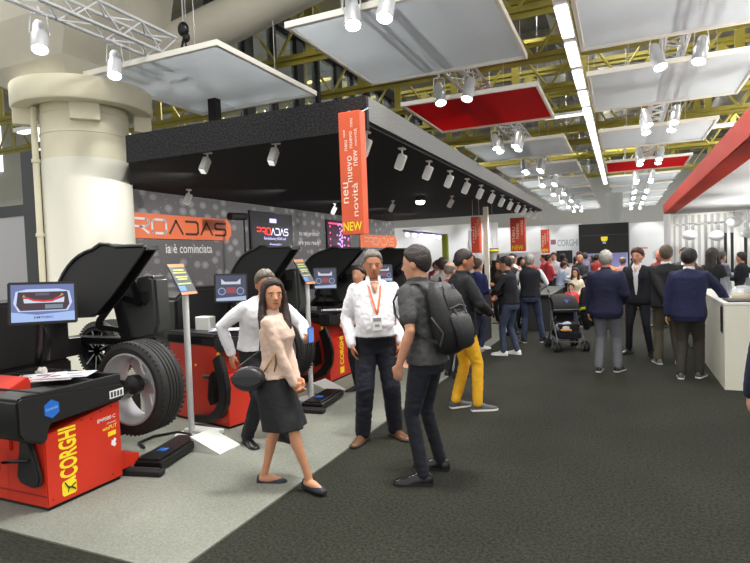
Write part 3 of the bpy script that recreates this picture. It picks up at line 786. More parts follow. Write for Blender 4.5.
# his backpack
bp = thing('backpack', 'large black backpack on the back of the man in the grey polo', 'backpack', (-1.34, 3.98, 0), math.radians(86))
k3 = b3.k; PB = lambda z, x, y: b3.P(z, (x, y, 0)) * k3
mb = MB()
for zz, w, d, cy in ((0,0,0,0),): pass
R = []
for z, w, d, cy in ((.95, .10, .04, -.20), (.97, .14, .07, -.205), (1.03, .165, .095, -.222), (1.12, .168, .105, -.23), (1.22, .16, .10, -.226), (1.32, .145, .085, -.213), (1.40, .12, .065, -.195), (1.45, .08, .035, -.175)):
    R.append([PB(z, (abs(math.cos(2 * PI * j / 24)) ** .6) * math.copysign(1, math.cos(2 * PI * j / 24)) * w, cy + (abs(math.sin(2 * PI * j / 24)) ** .7) * math.copysign(1, math.sin(2 * PI * j / 24)) * d) for j in range(24)])
PACK = mat('nylon_black', rgb(24, 24, 26), .55, bump=.4, bscale=70)
mb.loft(R); mb.build('bag', PACK, bp, 50)
mb = MB(); R = []
for z, w, d, cy in ((.99, .10, .02, -.315), (1.01, .12, .04, -.322), (1.1, .125, .045, -.332), (1.18, .115, .04, -.326), (1.22, .09, .02, -.31)):
    R.append([PB(z, math.cos(2 * PI * j / 16) * w, cy + math.sin(2 * PI * j / 16) * d) for j in range(16)])
mb.loft(R); mb.build('front_pocket', mat('nylon_grey', rgb(36, 36, 39), .5, bump=.4, bscale=70), bp, 50)
mb = MB()
for x in (-.06, .06): mb.tube([PB(1.42, x, -.255), PB(1.3, x, -.30), PB(1.2, x, -.345)], .006, 5)
mb.tube([PB(1.25, -.1, -.32), PB(1.27, 0, -.335), PB(1.25, .1, -.32)], .006, 5); mb.build('compression_strap', mat('strap_grey', rgb(70, 70, 72), .6), bp, 60)
mb = MB(); R = []
for z, w, d, cy in ((1.24, .09, .015, -.305), (1.26, .105, .025, -.308), (1.33, .10, .022, -.295), (1.38, .08, .012, -.272)):
    R.append([PB(z, math.cos(2 * PI * j / 16) * w, cy + math.sin(2 * PI * j / 16) * d) for j in range(16)])
mb.loft(R); mb.build('top_pocket', mat('nylon_grey', rgb(36, 36, 39), .5), bp, 50)
mb = MB(); mb.tube([PB(1.02, -.165, -.2), PB(1.1, -.172, -.26), PB(1.2, -.164, -.2)], .008, 5); mb.build('side_cord', mat('strap_grey', rgb(70, 70, 72), .6), bp, 60)
mb = MB(); mb.tube([PB(1.02, .165, -.2), PB(1.1, .172, -.26), PB(1.2, .164, -.2)], .008, 5); mb.build('side_cord', mat('strap_grey', rgb(70, 70, 72), .6), bp, 60)
mb = MB(); mb.tube([PB(1.41, -.03, -.2), PB(1.48, 0, -.2), PB(1.41, .03, -.2)], .009, 6); mb.build('grab_handle', BLACKM, bp, 60)
for sx in (-1, 1):
    mb = MB(); pts = [(1.40, .075, -.17), (1.462, .095, -.10), (1.478, .105, -.02), (1.44, .115, .08), (1.36, .125, .145), (1.26, .145, .13), (1.16, .178, .04), (1.08, .175, -.08), (1.04, .15, -.17)]
    RR = []
    for i, (z, x, y) in enumerate(pts):
        p = PB(z, x * sx, y); o_ = PB(z, x * sx * 1.0, y * 1.0); 
        w = .027 if i < 6 else .014
        cen = b3.P(z, (0, 0, 0)) * k3; nn = (p - cen); nn = nn.normalized(); sd = V((1, 0, 0)) if i < 6 else V((0, 0, 1))
        sd = (sd - nn * sd.dot(nn)).normalized()
        p = p + nn * .012
        RR.append([p - sd * w - nn * .006, p + sd * w - nn * .006, p + sd * w + nn * .008, p - sd * w + nn * .008])
    mb.loft(RR); mb.build('shoulder_strap', PACK, bp, 60)

# 4 the stooping man behind the woman
b4 = Body(1.74, lean=31, twist=-8, pel=(0, -.1), drop=.06, feet=[(-.14, .08, 0), (.14, -.1, 0)], hands=[(-.17, .46, 1.0), (.27, -.10, .88)], elbows=[(-1, -.5, -.2), (1, -.9, .1)], hyaw=-6, hpitch=-4, handdir=[(.4, .8, .1), (.1, .2, -1)], curl=(.9, .5))
person('stooping man in white shirt holding a blue phone behind the woman', (-3.06, 4.24), -112, b4, .012, top=WSH, bottom=(cloth(26, 28, 34), 1.1), shoes=LEA, hair=('short', HD(92, 84, 70)), hem=.95, loose=.028, eyes=True, skin=SKIN_TAN, fold=.009, sleeve=1.)
wr = b4.wr[0] * b4.k; Mr = Matrix.Translation((-3.06, 4.24, 0)) @ Matrix.Rotation(math.radians(-112), 4, 'Z')
pp = Mr @ (wr + V((.04, .11, .035)))
ph = thing('phone', 'pale blue phone held by the stooping man', 'phone', pp, math.radians(-100))
MB().box(-.04, .04, -.006, .006, -.055, .085, .006, 2).build('case', mat('phone_blue', rgb(60, 90, 180), .3), ph); MB().box(-.034, .034, .006, .007, -.045, .075).build('glass', emis(120, 170, 255, .7), ph); MB().box(-.034, .034, -.0075, -.006, -.045, .075).build('back_panel', mat('phone_light', rgb(150, 190, 240), .3), ph)

# the woman's shoulder bag
hb = thing('handbag', 'small round black shoulder bag at the hip of the woman', 'handbag', (-2.43, 3.44, 0), math.radians(-73))
mb = MB(); c = V((.17, -.10, .86)); R = []
for x, s_ in ((-.05, .75), (-.04, .95), (0, 1.), (.04, .95), (.05, .75)):
    R.append([c + V((x, math.cos(2 * PI * j / 20) * .125 * s_, math.sin(2 * PI * j / 20) * .095 * s_ - (.0 if math.sin(2 * PI * j / 20) < 0 else .012))) for j in range(20)])
mb.loft(R); mb.build('bag', mat('bag_leather', rgb(40, 40, 43), .4), hb, 60)
mb = MB(); mb.prism([(c.y + math.cos(PI + PI * j / 10) * .118, c.z + .02 + math.sin(PI + PI * j / 10) * .07) for j in range(11)], c.x + .05, c.x + .057, 'x'); mb.build('flap', mat('bag_flap', rgb(52, 52, 55), .35), hb, 40)
CH = mat('chain_brass', rgb(190, 150, 80), .3, .9)
mb = MB(); kk = b.k; mb.tube([c + V((0, .12, .05)), c + V((.0, .2, .17)), b.P(1.08, (.15, .05, 0)) * kk, b.P(1.0, (.16, .03, 0)) * kk], .008, 6)
mb.build('chain', CH, hb, 60)
mb = MB(); mb.tube([c + V((-.02, -.08, .08)), b.P(1.15, (.03, -.13, 0)) * kk, b.P(1.3, (-.04, -.135, 0)) * kk, b.P(1.43, (-.12, -.06, 0)) * kk, b.P(1.44, (-.13, .02, 0)) * kk], .007, 6); mb.build('strap', LEA, hb, 60)

# 5 yellow trousers
b5 = Body(1.77, lean=3, feet=[(-.1, -.05, 0), (.1, .12, 0)], hands=[(-.12, .28, 1.03), (.12, .28, 1.05)], elbows=[(-1, -.7, 0), (1, -.7, 0)], hyaw=-8, hpitch=12, foot_yaw=(8, -10), handdir=[(.6, .6, 0), (-.6, .6, 0)])
person('man in dark blazer and bright yellow trousers facing right', (-1.62, 5.90), -52, b5, .012, top=BLAZ, bottom=(YEL, .98), shoes=mat('sneaker_dark', rgb(70, 70, 72), .6), sole=SOLW, hair=('buzz', DARKH), hem=.80, loose=.036, eyes=True, jacket=True, collar=BLAZ, skin=SKIN_TAN, fold=.008)

def figure(lab, x, y, head, h=1.75, vox=.017, lean=2, hands=None, feet=None, group=None, hyaw=0, hpitch=0, fem=False, pel=(0, 0), drop=0., elbows=None, belly=0., twist=0, knee=None, curl=(.6, .6), foot_yaw=(None, None), handdir=(None, None), wide=1., **kw):
    bb = Body(h * .975, lean=lean, hands=hands, feet=feet, hyaw=hyaw, hpitch=hpitch, female=fem, pel=pel, drop=drop, elbows=elbows, belly=belly, twist=twist, knee=knee, curl=curl, foot_yaw=foot_yaw, handdir=handdir, wide=wide)
    return person(lab, (x, y), head, bb, vox, group=group, **kw)[0]
FRONT = [(-.08, .3, 1.1), (.08, .3, 1.1)]
POCK = [(-.25, .07, .88), (.25, .07, .88)]
BACK = [(-.03, -.25, .92), (.05, -.26, .94)]
LOWR = [(-.12, .22, .98), (.12, .22, .98)]
TALK = [(-.25, .28, 1.08), (.2, .33, 1.15)]
# 12 to 16 the group at the counter
figure('heavy grey haired man in navy blazer and grey trousers, seen from behind', -.22, 8.33, -14, 1.74, .013, hands=[(-.26, .06, .84), (.18, .2, 1.0)], feet=[(-.11, -.02, 0), (.12, .1, 0)], belly=.03, wide=1.12, top=NAVY, bottom=(GREYT, 1.15), shoes=LEA, sole=SOLW, hair=('short', SILVH), hem=.78, loose=.045, jacket=True, collar=NAVY, hpitch=6)
figure('smiling young man in dark suit and open white shirt facing the camera', .22, 9.85, 166, 1.76, .013, hands=POCK, feet=[(-.18, .03, 0), (.16, .0, 0)], foot_yaw=(25, -25), hyaw=-8, hpitch=4, top=INK, shirt_v=WSH, bottom=(INK, .9), shoes=LEA, hair=('full', BROWNH), hem=.84, loose=.036, jacket=True, eyes=True, collar=WSH, open_neck=True)
figure('man in black jacket and khaki trousers with hands clasped behind his back', .58, 9.15, 4, 1.79, .013, hands=BACK, elbows=[(-1, -.9, 0), (1, -.9, 0)], handdir=[(.8, -.1, -.5), (-.8, -.1, -.5)], feet=[(-.12, -.02, 0), (.15, .05, 0)], top=BLK, bottom=(OLIV, 1.1), shoes=SNK, sole=SOLW, hair=('short', HD(92, 78, 64)), hem=.84, loose=.042, jacket=True, collar=WSH, wide=1.05)
figure('dark haired man in blue blazer leaning his arm on the white counter', .77, 8.16, -14, 1.72, .013, lean=6, hands=[(-.27, .0, .84), (.40, .36, 1.03)], elbows=[(-1, -.6, 0), (1, -.8, -.1)], handdir=[None, (-.3, .9, .05)], feet=[(-.10, -.04, 0), (.10, .12, 0)], belly=.02, wide=1.06, top=cloth(30, 35, 76), bottom=(DOLIV, 1.1), shoes=mat('sneaker_olive', rgb(80, 80, 62), .6), sole=SOLW, hair=('full', BLKH), hem=.78, loose=.045, jacket=True, collar=WSH, hpitch=8)
figure('man with tanned face close beyond the blue blazer man', 1.04, 10.85, 150, 1.72, .018, hands=POCK, top=cloth(70, 60, 60), bottom=BLK, shoes=LEA, hair=('short', DARKH), eyes=True, skin=SKIN_TAN, hyaw=-20)
figure('woman with long dark hair in black coat beyond the blue blazer man', 1.42, 11.2, -30, 1.72, .018, fem=True, hands=POCK, top=BLK, bottom=BLK, shoes=LEA, hair=('long', HD(58, 52, 50)), hem=.82, loose=.045)
figure('man with dark hair and white shirt under a grey jacket facing the camera', 1.12, 12.6, 165, 1.75, .018, hands=POCK, top=cloth(80, 78, 80), shirt_v=WSH, bottom=BLK, shoes=LEA, hair=('short', DARKH), eyes=True, hem=.85, loose=.035)
figure('bald red faced man behind the black jacket man', .74, 13.5, 140, 1.73, .02, hands=POCK, top=cloth(150, 60, 56), bottom=BLK, shoes=LEA, hair=('ring', GREYH), skin=mat('skin_red', rgb(196, 118, 92), .5), eyes=True)
figure('grey haired person in plaid grey shirt behind the counter', 2.12, 15.2, -60, 1.62, .02, hands=FRONT, top=cloth(120, 124, 140, .4), bottom=BLK, shoes=LEA, hair=('full', HD(80, 74, 70)))
figure('person in dark coat farther right behind the counter', 2.35, 14.2, 60, 1.6, .02, hands=FRONT, top=INK, bottom=BLK, shoes=LEA, hair=('full', DARKH), loose=.035)
figure('tall person in navy jacket in front of the dark panel at the right edge', 2.75, 14.6, 100, 1.86, .02, hands=FRONT, top=cloth(34, 44, 84), bottom=BLK, shoes=LEA, hair=('short', DARKH), loose=.035)
figure('blond woman in white top behind the counter at the right edge', 1.98, 10.35, 95, 1.68, .018, fem=True, hands=LOWR, top=cloth(232, 214, 220, .08), bottom=BLK, shoes=LEA, hair=('bob', BLONDH), eyes=True)
figure('person in navy coat cut off by the right edge of the picture', EDGE[0], EDGE[1], 4, 1.70, .013, hands=[(-.27, .10, .84), (.25, .1, .84)], elbows=[(-1, -.6, 0), (1, -1, 0)], top=cloth(30, 38, 66), bottom=JEAND, shoes=LEA, hair=('short', DARKH), hem=.8, loose=.04)
# the middle distance, left of the aisle
figure('bald man in red and white shirt behind the yellow trousers man', -2.2, 7.5, -30, 1.66, .017, hands=LOWR, top=cloth(196, 44, 58), bottom=INK, shoes=LEA, hair=('ring', GREYH), skin=mat('skin_pale', rgb(214, 168, 140), .5), collar=WSH)
figure('dark haired person in grey behind the bald man in red', -2.68, 8.7, 20, 1.72, .02, hands=LOWR, top=cloth(150, 146, 140), bottom=INK, shoes=LEA, hair=('short', DARKH))
figure('person in white and red shirt half hidden behind the grey haired man', -3.06, 6.35, 160, 1.66, .017, hands=LOWR, top=cloth(226, 222, 224), bottom=INK, shoes=LEA, hair=('short', DARKH), hyaw=20, collar=cloth(200, 60, 70))
figure('man in dark blue hooded jacket and jeans beside the yellow trousers man', -2.42, 9.85, -30, 1.68, .017, lean=8, hands=FRONT, top=cloth(38, 44, 100), bottom=JEAN, shoes=SNW, sole=SOLW, hair=('short', BROWNH), loose=.04, hem=.85)
figure('man in dark sweater with grey sleeve patch and white sneakers facing left', -1.72, 9.38, 78, 1.71, .014, lean=8, feet=[(-.1, .12, 0), (.1, -.05, 0)], hands=[(-.12, .3, 1.08), (.1, .28, 1.02)], elbows=[(-1, -.6, 0), (1, -.6, 0)], top=INK, bottom=(cloth(66, 80, 104), .95), shoes=SNW, sole=SOLW, hair=('short', DARKH), hpitch=10, eyes=True, hem=.9)
mb = MB(); 
figure('grey haired man in navy vest with white shirt sleeves and jeans, seen from behind', -1.62, 10.85, 8, 1.73, .014, hands=[(-.2, .25, 1.0), (.2, .25, 1.02)], elbows=[(-1, -.8, 0), (1, -.8, 0)], feet=[(-.14, -.05, 0), (.22, .02, 0)], top=INK, vest=True, sleeve_mat=WSH, bottom=JEAN, shoes=LEA, sole=SOLW, hair=('short', SILVH), hem=.9, loose=.028, foot_yaw=(20, -50), wide=1.05, belly=.02)
figure('older man in dark jacket left of the sweater man, head in profile', -2.12, 11.7, 60, 1.72, .02, hands=FRONT, top=BLK, bottom=INK, shoes=LEA, hair=('ring', GREYH), loose=.035)
figure('man in white shirt standing behind the vest man', -2.30, 12.9, -30, 1.76, .02, hands=FRONT, top=WSH, bottom=INK, shoes=LEA, hair=('short', DARKH))
figure('woman with dark hair left of the vest man', -2.75, 13.6, 150, 1.6, .02, fem=True, hands=FRONT, top=cloth(70, 50, 48), bottom=INK, shoes=LEA, hair=('bob', DARKH), eyes=True)
figure('man in olive cardigan leaning on the dark counter', -2.32, 14.0, -70, 1.66, .018, lean=34, drop=.12, pel=(0, -.1), hands=[(-.1, .55, .98), (.2, .55, .98)], elbows=[(-1, 0, -.6), (1, 0, -.6)], feet=[(-.12, -.1, 0), (.12, .1, 0)], top=cloth(104, 112, 96), bottom=INK, shoes=LEA, hair=('short', DARKH), eyes=True, hyaw=-20, skin=SKIN_TAN)
figure('woman in cream sweater behind the stroller facing the camera', -.95, 13.1, 168, 1.40, .018, lean=10, fem=True, drop=.03, hands=LOWR, top=cloth(226, 214, 190), bottom=INK, shoes=LEA, hair=('bob', DARKH), eyes=True, loose=.03)
figure('small child in red top in front of the woman in cream', -.98, 12.1, 170, 1.08, .014, hands=LOWR, top=cloth(206, 58, 60), bottom=JEAN, shoes=SNW, hair=('full', DARKH), eyes=True, loose=.03)
figure('bald man in black and white striped top far behind the cream sweater woman', -1.05, 15.9, 175, 1.68, .02, hands=FRONT, top=cloth(60, 60, 66, .5), bottom=INK, shoes=LEA, hair=('ring', GREYH), eyes=True)
figure('person in pale blue shirt sitting forward at the far stand', -1.6, 16.1, -60, 1.5, .02, lean=18, hands=FRONT, top=cloth(176, 190, 216), bottom=INK, shoes=LEA, hair=('short', DARKH))
figure('man with tanned face and white shirt beyond the pale blue shirt', -1.55, 17.2, 160, 1.55, .02, hands=FRONT, top=cloth(214, 212, 214), bottom=INK, shoes=LEA, hair=('short', DARKH), eyes=True, skin=SKIN_TAN)
figure('man in orange shirt half hidden behind the navy blazer', -.29, 13.0, 170, 1.66, .02, hands=POCK, top=cloth(220, 130, 80), bottom=INK, shoes=LEA, hair=('short', BROWNH), eyes=True)
figure('man in pink shirt between the navy blazer and the young man in the suit', .0, 15.3, -10, 1.58, .02, hands=POCK, top=cloth(216, 170, 180), bottom=INK, shoes=LEA, hair=('ring', GREYH))
cols = [((200, 60, 70), 'red'), ((210, 206, 210), 'white'), ((60, 56, 60), 'dark grey'), ((170, 60, 60), 'brick red'), ((120, 130, 160), 'dusty blue'), ((40, 40, 48), 'black')]
far = [(-4.9, 15.2, 'under the white glow left'), (-4.3, 13.6, 'beside the yellow post'), (-3.77, 16.9, 'below the far red banner'), (-3.3, 15.9, 'left of the hanging NEW banner'), (-2.95, 17.4, 'below the hanging NEW banner'), (-2.55, 16.6, 'right of the hanging NEW banner'), (-2.3, 18.4, 'below the red awning'),
       (-1.95, 18.0, 'right of the red awning'), (-1.35, 18.9, 'before the far black television'), (-.75, 18.8, 'before the black wall'), (-1.15, 19.6, 'farthest down the aisle'), (.35, 17.6, 'before the right part of the black wall')]
far += [(-2.62, 17.9, 'just left of the far red awning'), (-2.1, 19.0, 'under the far grey lettering'), (-1.75, 18.6, 'left of the black television'), (-1.2, 17.9, 'between the television and the black wall'), (-3.0, 18.6, 'behind the crowd under the NEW banner'), (-2.35, 15.9, 'right behind the vest man'), (-2.4, 16.7, 'behind the pale blue shirt'), (-3.6, 14.3, 'left of the round topped sign'), (-.95, 20.6, 'deep before the black wall'), (-.55, 20.2, 'deep before the black wall, more to the right'), (-3.4, 12.2, 'beside the round yellow topped sign'), (-3.1, 14.9, 'between the sweater man and the vest man')]
for i, (x, y, w) in enumerate(far):
    if w.startswith('right behind the vest'): x, y = -2.5, 15.3
    if w.startswith('behind the pale'): x, y = -2.0, 16.9
    c, cn_ = cols[i % 6]
    figure('distant visitor in %s top %s' % (cn_, w), x, y, (i * 77) % 360, 1.6 + .05 * (i % 4), .026, hands=[FRONT, POCK, LOWR][i % 3], top=cloth(*c), bottom=[INK, JEAN][i % 2], shoes=LEA, hair=(['short', 'full', 'bob'][i % 3], [DARKH, BROWNH, BLKH][i % 3]), group='distant visitors', fem=i % 3 == 2)

# ---------------------------------------------------------------- ceiling panels
def fabric(name, c, tr=.75):
    m = bpy.data.materials.new(name); m.use_nodes = True; nt = m.node_tree; b = nt.nodes['Principled BSDF']; out = nt.nodes['Material Output']
    b.inputs['Base Color'].default_value = (*c, 1); b.inputs['Roughness'].default_value = .85
    t = nt.nodes.new('ShaderNodeBsdfTranslucent'); t.inputs['Color'].default_value = (*c, 1)
    mx = nt.nodes.new('ShaderNodeMixShader'); mx.inputs[0].default_value = tr
    nt.links.new(b.outputs[0], mx.inputs[1]); nt.links.new(t.outputs[0], mx.inputs[2]); nt.links.new(mx.outputs[0], out.inputs['Surface'])
    _mats[name] = m
    return m
FAB = fabric('panel_fabric_white', rgb(232, 236, 240)); FABR = fabric('panel_fabric_red', rgb(210, 34, 40), .6)
FRM = mat('panel_frame', rgb(232, 230, 220), .45)
PH = 1.22
def panel_mesh(frame_name, L, fab):
    t = thing('ceiling_panel', 'x', 'panel', (0, 0, 0))
    mb = MB(); w = .05
    for x0, x1, y0, y1 in ((-PH, PH, 0, w), (-PH, PH, L - w, L), (-PH, -PH + w, w, L - w), (PH - w, PH, w, L - w)): mb.box(x0, x1, y0, y1, -.04, .04, .006)
    mb.build('frame', FRM, t)
    MB().box(-PH + w, PH - w, w, L - w, -.002, .002).build('fabric', fab, t)
    mb = MB()
    for x in (-.6, .6):
        for y in (.3, L - .3): mb.cyl((x, y, .03), (x, y, 3.7), .006, n=5)
    mb.build('suspension_wire', STEEL, t)
    return t
PZ = 4.5
pw = panel_mesh('w', 2.52, FAB); pr = panel_mesh('r', 2.52, FABR)
used = {}
def put_panel(src, x, y, lab, grp, rz=0):
    if id(src) not in used:
        used[id(src)] = 1; src.location = (x, y, PZ); src['label'] = lab; src['group'] = grp; return src
    return place_copy(src, (x, y, PZ), rz, lab, grp)
YL = [5.73, 9.62, 14.15, 18.1, 21.9, 25.4, 29.0, 32.6, 36.2]
put_panel(pw, -2.41, YL[0], 'big white ceiling panel nearest the camera, above the canopy corner', 'fabric ceiling panels, left row')
put_panel(pr, -2.45, YL[1], 'large red ceiling panel with white frame above the canopy edge', 'fabric ceiling panels, left row')
for y, n in zip(YL[2:], ('first white ceiling panel behind the large red one', 'second white ceiling panel behind the large red one', 'third white ceiling panel behind the large red one', 'fourth white ceiling panel behind the large red one', 'fifth white ceiling panel behind the large red one', 'sixth white ceiling panel behind the large red one', 'white ceiling panel at the far end of the left row')):
    put_panel(pw, -2.45, y, n, 'fabric ceiling panels, left row')
for y, c, n in ((5.85, pw, 'white ceiling panel at the very top right of the picture'), (9.55, pw, 'second white ceiling panel of the right row, behind the top one'), (14.15, pw, 'third white ceiling panel of the right row, before the red one'),
                (19.1, pr, 'red ceiling panel of the right row, far down the aisle'), (23.0, pw, 'white ceiling panel just behind the far red one'), (26.4, pw, 'second white ceiling panel behind the far red one'), (29.6, pw, 'third white ceiling panel behind the far red one'), (33.0, pw, 'fourth white ceiling panel behind the far red one'), (36.6, pw, 'farthest white ceiling panel of the right row')):
    put_panel(c, .74, y, n, 'fabric ceiling panels, right row')
put_panel(pw, -5.86, 5.74, 'white ceiling panel hanging beside the cream column head', 'fabric ceiling panels, left row')

# ---------------------------------------------------------------- trusses and spotlights
def truss(x, y0, y1, z, name, lab, w=.29):
    mb = MB(); h = w / 2
    for a in (-h, h):
        for c in (0, w): mb.cyl((x + a, y0, z + c), (x + a, y1, z + c), .025, n=6)
    y = y0; s_ = 1
    while y < y1 - .01:
        e = min(y + .33, y1)
        for a in (-h, h): mb.cyl((x + a, y, z if s_ > 0 else z + w), (x + a, e, z + w if s_ > 0 else z), .012, n=4)
        for c in (0, w): mb.cyl((x - h * s_, y, z + c), (x + h * s_, e, z + c), .012, n=4)
        y = e; s_ = -s_
    return tag(mb.build(name, ALU, smooth=60), lab, 'truss', 'aluminium lighting trusses')
truss(-5.86, 2.6, 6.2, 4.62, 'lighting_truss', 'aluminium truss at the top left with two glaring spotlights')
truss(-2.41, 3.0, 39, 4.62, 'lighting_truss', 'long aluminium truss above the left row of panels beside the canopy')
truss(.74, 4.5, 39, 4.62, 'lighting_truss', 'long aluminium truss above the right row of panels over the aisle')
def par_can():
    t = thing('stage_spotlight', 'x', 'spotlight', (0, 0, 0))
    mb = MB(); mb.tube([(-.08, 0, .0), (-.1, 0, -.2), (-.1, 0, -.22)], .008, 6); mb.tube([(.08, 0, .0), (.1, 0, -.2), (.1, 0, -.22)], .008, 6); mb.tube([(-.08, 0, .0), (.08, 0, 0)], .008, 6); mb.cyl((0, 0, 0), (0, 0, .09), .015, n=8)
    mb.build('yoke', ALU, t, 60)
    M = Matrix.Translation((0, 0, -.22)) @ Matrix.Rotation(math.radians(-24), 4, 'X')
    MB().lathe([(.0, .16), (.05, .16), (.07, .12), (.075, .0), (.09, -.02), (.09, -.2), (.096, -.2), (.096, -.23), (.085, -.23), (.085, -.19), (0, -.19)], 16, M).build('housing', ALU, t, 50)
    MB().lathe([(0, -.192), (.083, -.192), (.083, -.215), (.04, -.222), (0, -.225)], 16, M).build('lens', LAMP, t, 180)
    return t
pc = par_can(); pc_used = False
SPOTS = []
def spot(x, y, rz, lab, grp, z=4.6, lamp=True):
    global pc_used
    if not pc_used: pc.location = (x, y, z); pc.rotation_euler = (0, 0, rz); pc['label'] = lab; pc['group'] = grp; pc_used = True; o = pc
    else: o = place_copy(pc, (x, y, z), rz, lab, grp)
    SPOTS.append((x, y, z, rz))
    return o
spot(-6.02, 4.35, .9, 'glaring spotlight at the top left corner of the picture', 'spotlights on the trusses', 4.6)
spot(-6.02, 5.38, .7, 'glaring spotlight just left of the white panel beside the column', 'spotlights on the trusses', 4.6)
spot(-2.62, 5.5, .5, 'silver spotlight can hanging at the front edge of the biggest panel', 'spotlights on the trusses')
spot(-2.2, 5.5, -.1, 'glaring spotlight right of the silver can at the top', 'spotlights on the trusses')
ords = ['first', 'second', 'third', 'fourth', 'fifth', 'sixth', 'seventh', 'eighth']
for gi, y in enumerate((8.85, 13.2, 17.3, 21.1, 24.7, 28.3, 31.9, 35.5)):
    for q, (dx, dy, rz) in enumerate(((-.28, 0, .5), (.22, 0, -.3), (-.28, .5, .4), (.22, .5, -.5))):
        if gi == 0 and q > 1: continue
        spot(-2.41 + dx, y + dy, rz, 'lit spotlight of the left truss, %s group from the camera, %s %s' % (ords[gi], 'near' if q < 2 else 'far', 'left' if q % 2 == 0 else 'right'), 'spotlights on the trusses')
for gi, y in enumerate((8.75, 12.6, 17.4, 22.2, 25.9, 29.0, 32.4, 36.0)):
    for q, (dx, dy, rz) in enumerate(((-.27, 0, .5), (.27, 0, -.5), (-.27, .8, .4), (.27, .8, -.4))):
        if gi == 0 and q > 1: continue
        spot(.74 + dx, y + dy, rz, 'lit spotlight of the right truss, %s group from the camera, %s %s' % (ords[gi], 'near' if q < 2 else 'far', 'left' if q % 2 == 0 else 'right'), 'spotlights on the trusses')
# chain hoist at the panel beside the column
ho = thing('chain_hoist', 'small black chain hoist above the white panel beside the column', 'hoist', (-5.86, 6.5, 4.62))
mb = MB(); mb.ell((0, 0, .55), (.09, .07, .11)); mb.ell((.05, 0, .42), (.06, .05, .07)); mb.tube([(-.14, 0, .05), (0, 0, .42), (.14, 0, .05)], .02, 6); mb.box(-.17, .17, -.04, .04, 0, .07, .01); mb.build('body', BLACKS, ho, 40)
mb = MB(); mb.cyl((0, 0, .6), (0, 0, 3.7), .012, n=5); mb.cyl((.05, 0, .45), (.05, .0, 3.7), .006, n=5); mb.build('chain', STEEL, ho)

# ---------------------------------------------------------------- fluorescent strip
FIX = mat('fixture_white', rgb(215, 215, 215), .5)
def fixture():
    t = thing('fluorescent_light', 'x', 'light', (0, 0, 0))
    MB().box(-.08, .08, 0, 1.2, .0, .07, .008).build('housing', FIX, t)
    MB().box(-.075, .075, .09, 1.10, -.03, .002, .01, 2).build('diffuser', TUBE, t, 40)
    return t
f0 = fixture()
for k in range(17):
    y = 4.2 + 1.24 * k; n = 'glowing fluorescent fixture of the ceiling strip, number %d of seventeen counted from the camera' % (k + 1)
    nm = ['first', 'second', 'third', 'fourth', 'fifth', 'sixth', 'seventh', 'eighth', 'ninth', 'tenth', 'eleventh', 'twelfth', 'thirteenth', 'fourteenth', 'fifteenth', 'sixteenth', 'seventeenth'][k]
    n = 'white fluorescent fixture, %s in the long ceiling strip from the camera' % nm
    if k == 0: f0.location = (-.6, y, 4.5); f0['label'] = n; f0['group'] = 'fluorescent fixtures in the strip'
    else: place_copy(f0, (-.6, y, 4.5), 0, n)
lr = thing('light_rail', 'long straight rail carrying the strip of fluorescent fixtures', 'rail', (-.6, 4.0, 4.57))
MB().box(-.06, .06, 0, 21.4, 0, .04).build('rail', FIX, lr)
for k in range(8): MB().cyl((0, .5 + 2.8 * k, .04), (0, .5 + 2.8 * k, 3.83), .006, n=5).build('suspension_wire', STEEL, lr)
place_copy(f0, (-9.8, 6.55, 4.15), -PI / 2, 'fluorescent tube left of the cream column', 'fluorescent tubes of the hall')
place_copy(f0, (-8.6, 6.55, 4.15), -PI / 2, 'fluorescent tube just peeping out behind the cream column', 'fluorescent tubes of the hall')
for x, y, z, n in ((-1.9, 15.2, 5.2, 'far fluorescent tube lying across beside the strip'), (.9, 17.9, 5.0, 'far fluorescent tube in front of the far red panel'), (2.15, 17.9, 5.0, 'far fluorescent tube left of the red beam')):
    place_copy(f0, (x, y, z), -PI / 2, n, 'fluorescent tubes of the hall')

# ---------------------------------------------------------------- column
cx, cy = -7.64, 6.2
co = thing('column', 'fat round cream hall column behind the nearest wheel balancer', 'column', (cx, cy, 0))
MB().cyl((0, 0, 0), (0, 0, 3.34), .635, n=56).build('wrapped_shaft', mat('column_white', rgb(232, 230, 216), .45), co, 40)
mb = MB()
mb.lathe([(0, 3.34), (.625, 3.34), (.625, 3.71), (.635, 3.713), (.635, 3.727), (.625, 3.73), (.625, 4.01), (.635, 4.013), (.635, 4.027), (.625, 4.03), (.625, 4.2), (0, 4.2)], 56)
mb.build('upper_shaft', CREAM, co, 30)
MB().lathe([(0, 4.16), (.72, 4.16), (.76, 4.10), (.97, 4.10), (.99, 4.13), (.99, 4.42), (0, 4.42)], 56).build('collar', CREAM, co, 40)
a_ = math.atan2(-6.2, 7.64)
def rad(r0, r1, w, z0, z1, q): MB().box(r0, r1, -w, w, z0, z1, .006, M=Matrix.Rotation(q, 4, 'Z')).build('bracket_plate', CREAM, co)
rad(.62, .74, .2, 3.86, 4.16, a_); rad(.7, .96, .09, 3.86, 4.12, a_ + 1.5); rad(.7, .96, .09, 3.86, 4.12, a_ - 1.5)
mb = MB(); q = a_ - 1.35; px, py = math.cos(q) * .7, math.sin(q) * .7
mb.cyl((px, py, 0), (px, py, 4.12), .045, n=10)
for z in (1., 2.2, 3.3): mb.cyl((px, py, z), (px, py, z + .05), .06, n=10)
mb.build('drain_pipe', CREAM, co, 50)
CONC = mat('concrete_paint', rgb(158, 154, 140), .7, var=.08, vscale=1.5)
mb = MB(); R = []
for z, x0, x1, hy in ((4.42, -.75, .52, .7), (4.7, -1.3, .6, .8), (5.3, -2.2, .9, .9), (6.2, -2.6, 1.0, 1.0), (8.2, -2.6, 1.0, 1.0)):
    R.append([(x0, -hy, z), (x1, -hy, z), (x1, hy, z), (x0, hy, z)])
mb.loft(R); mb.build('capital', CONC, co)
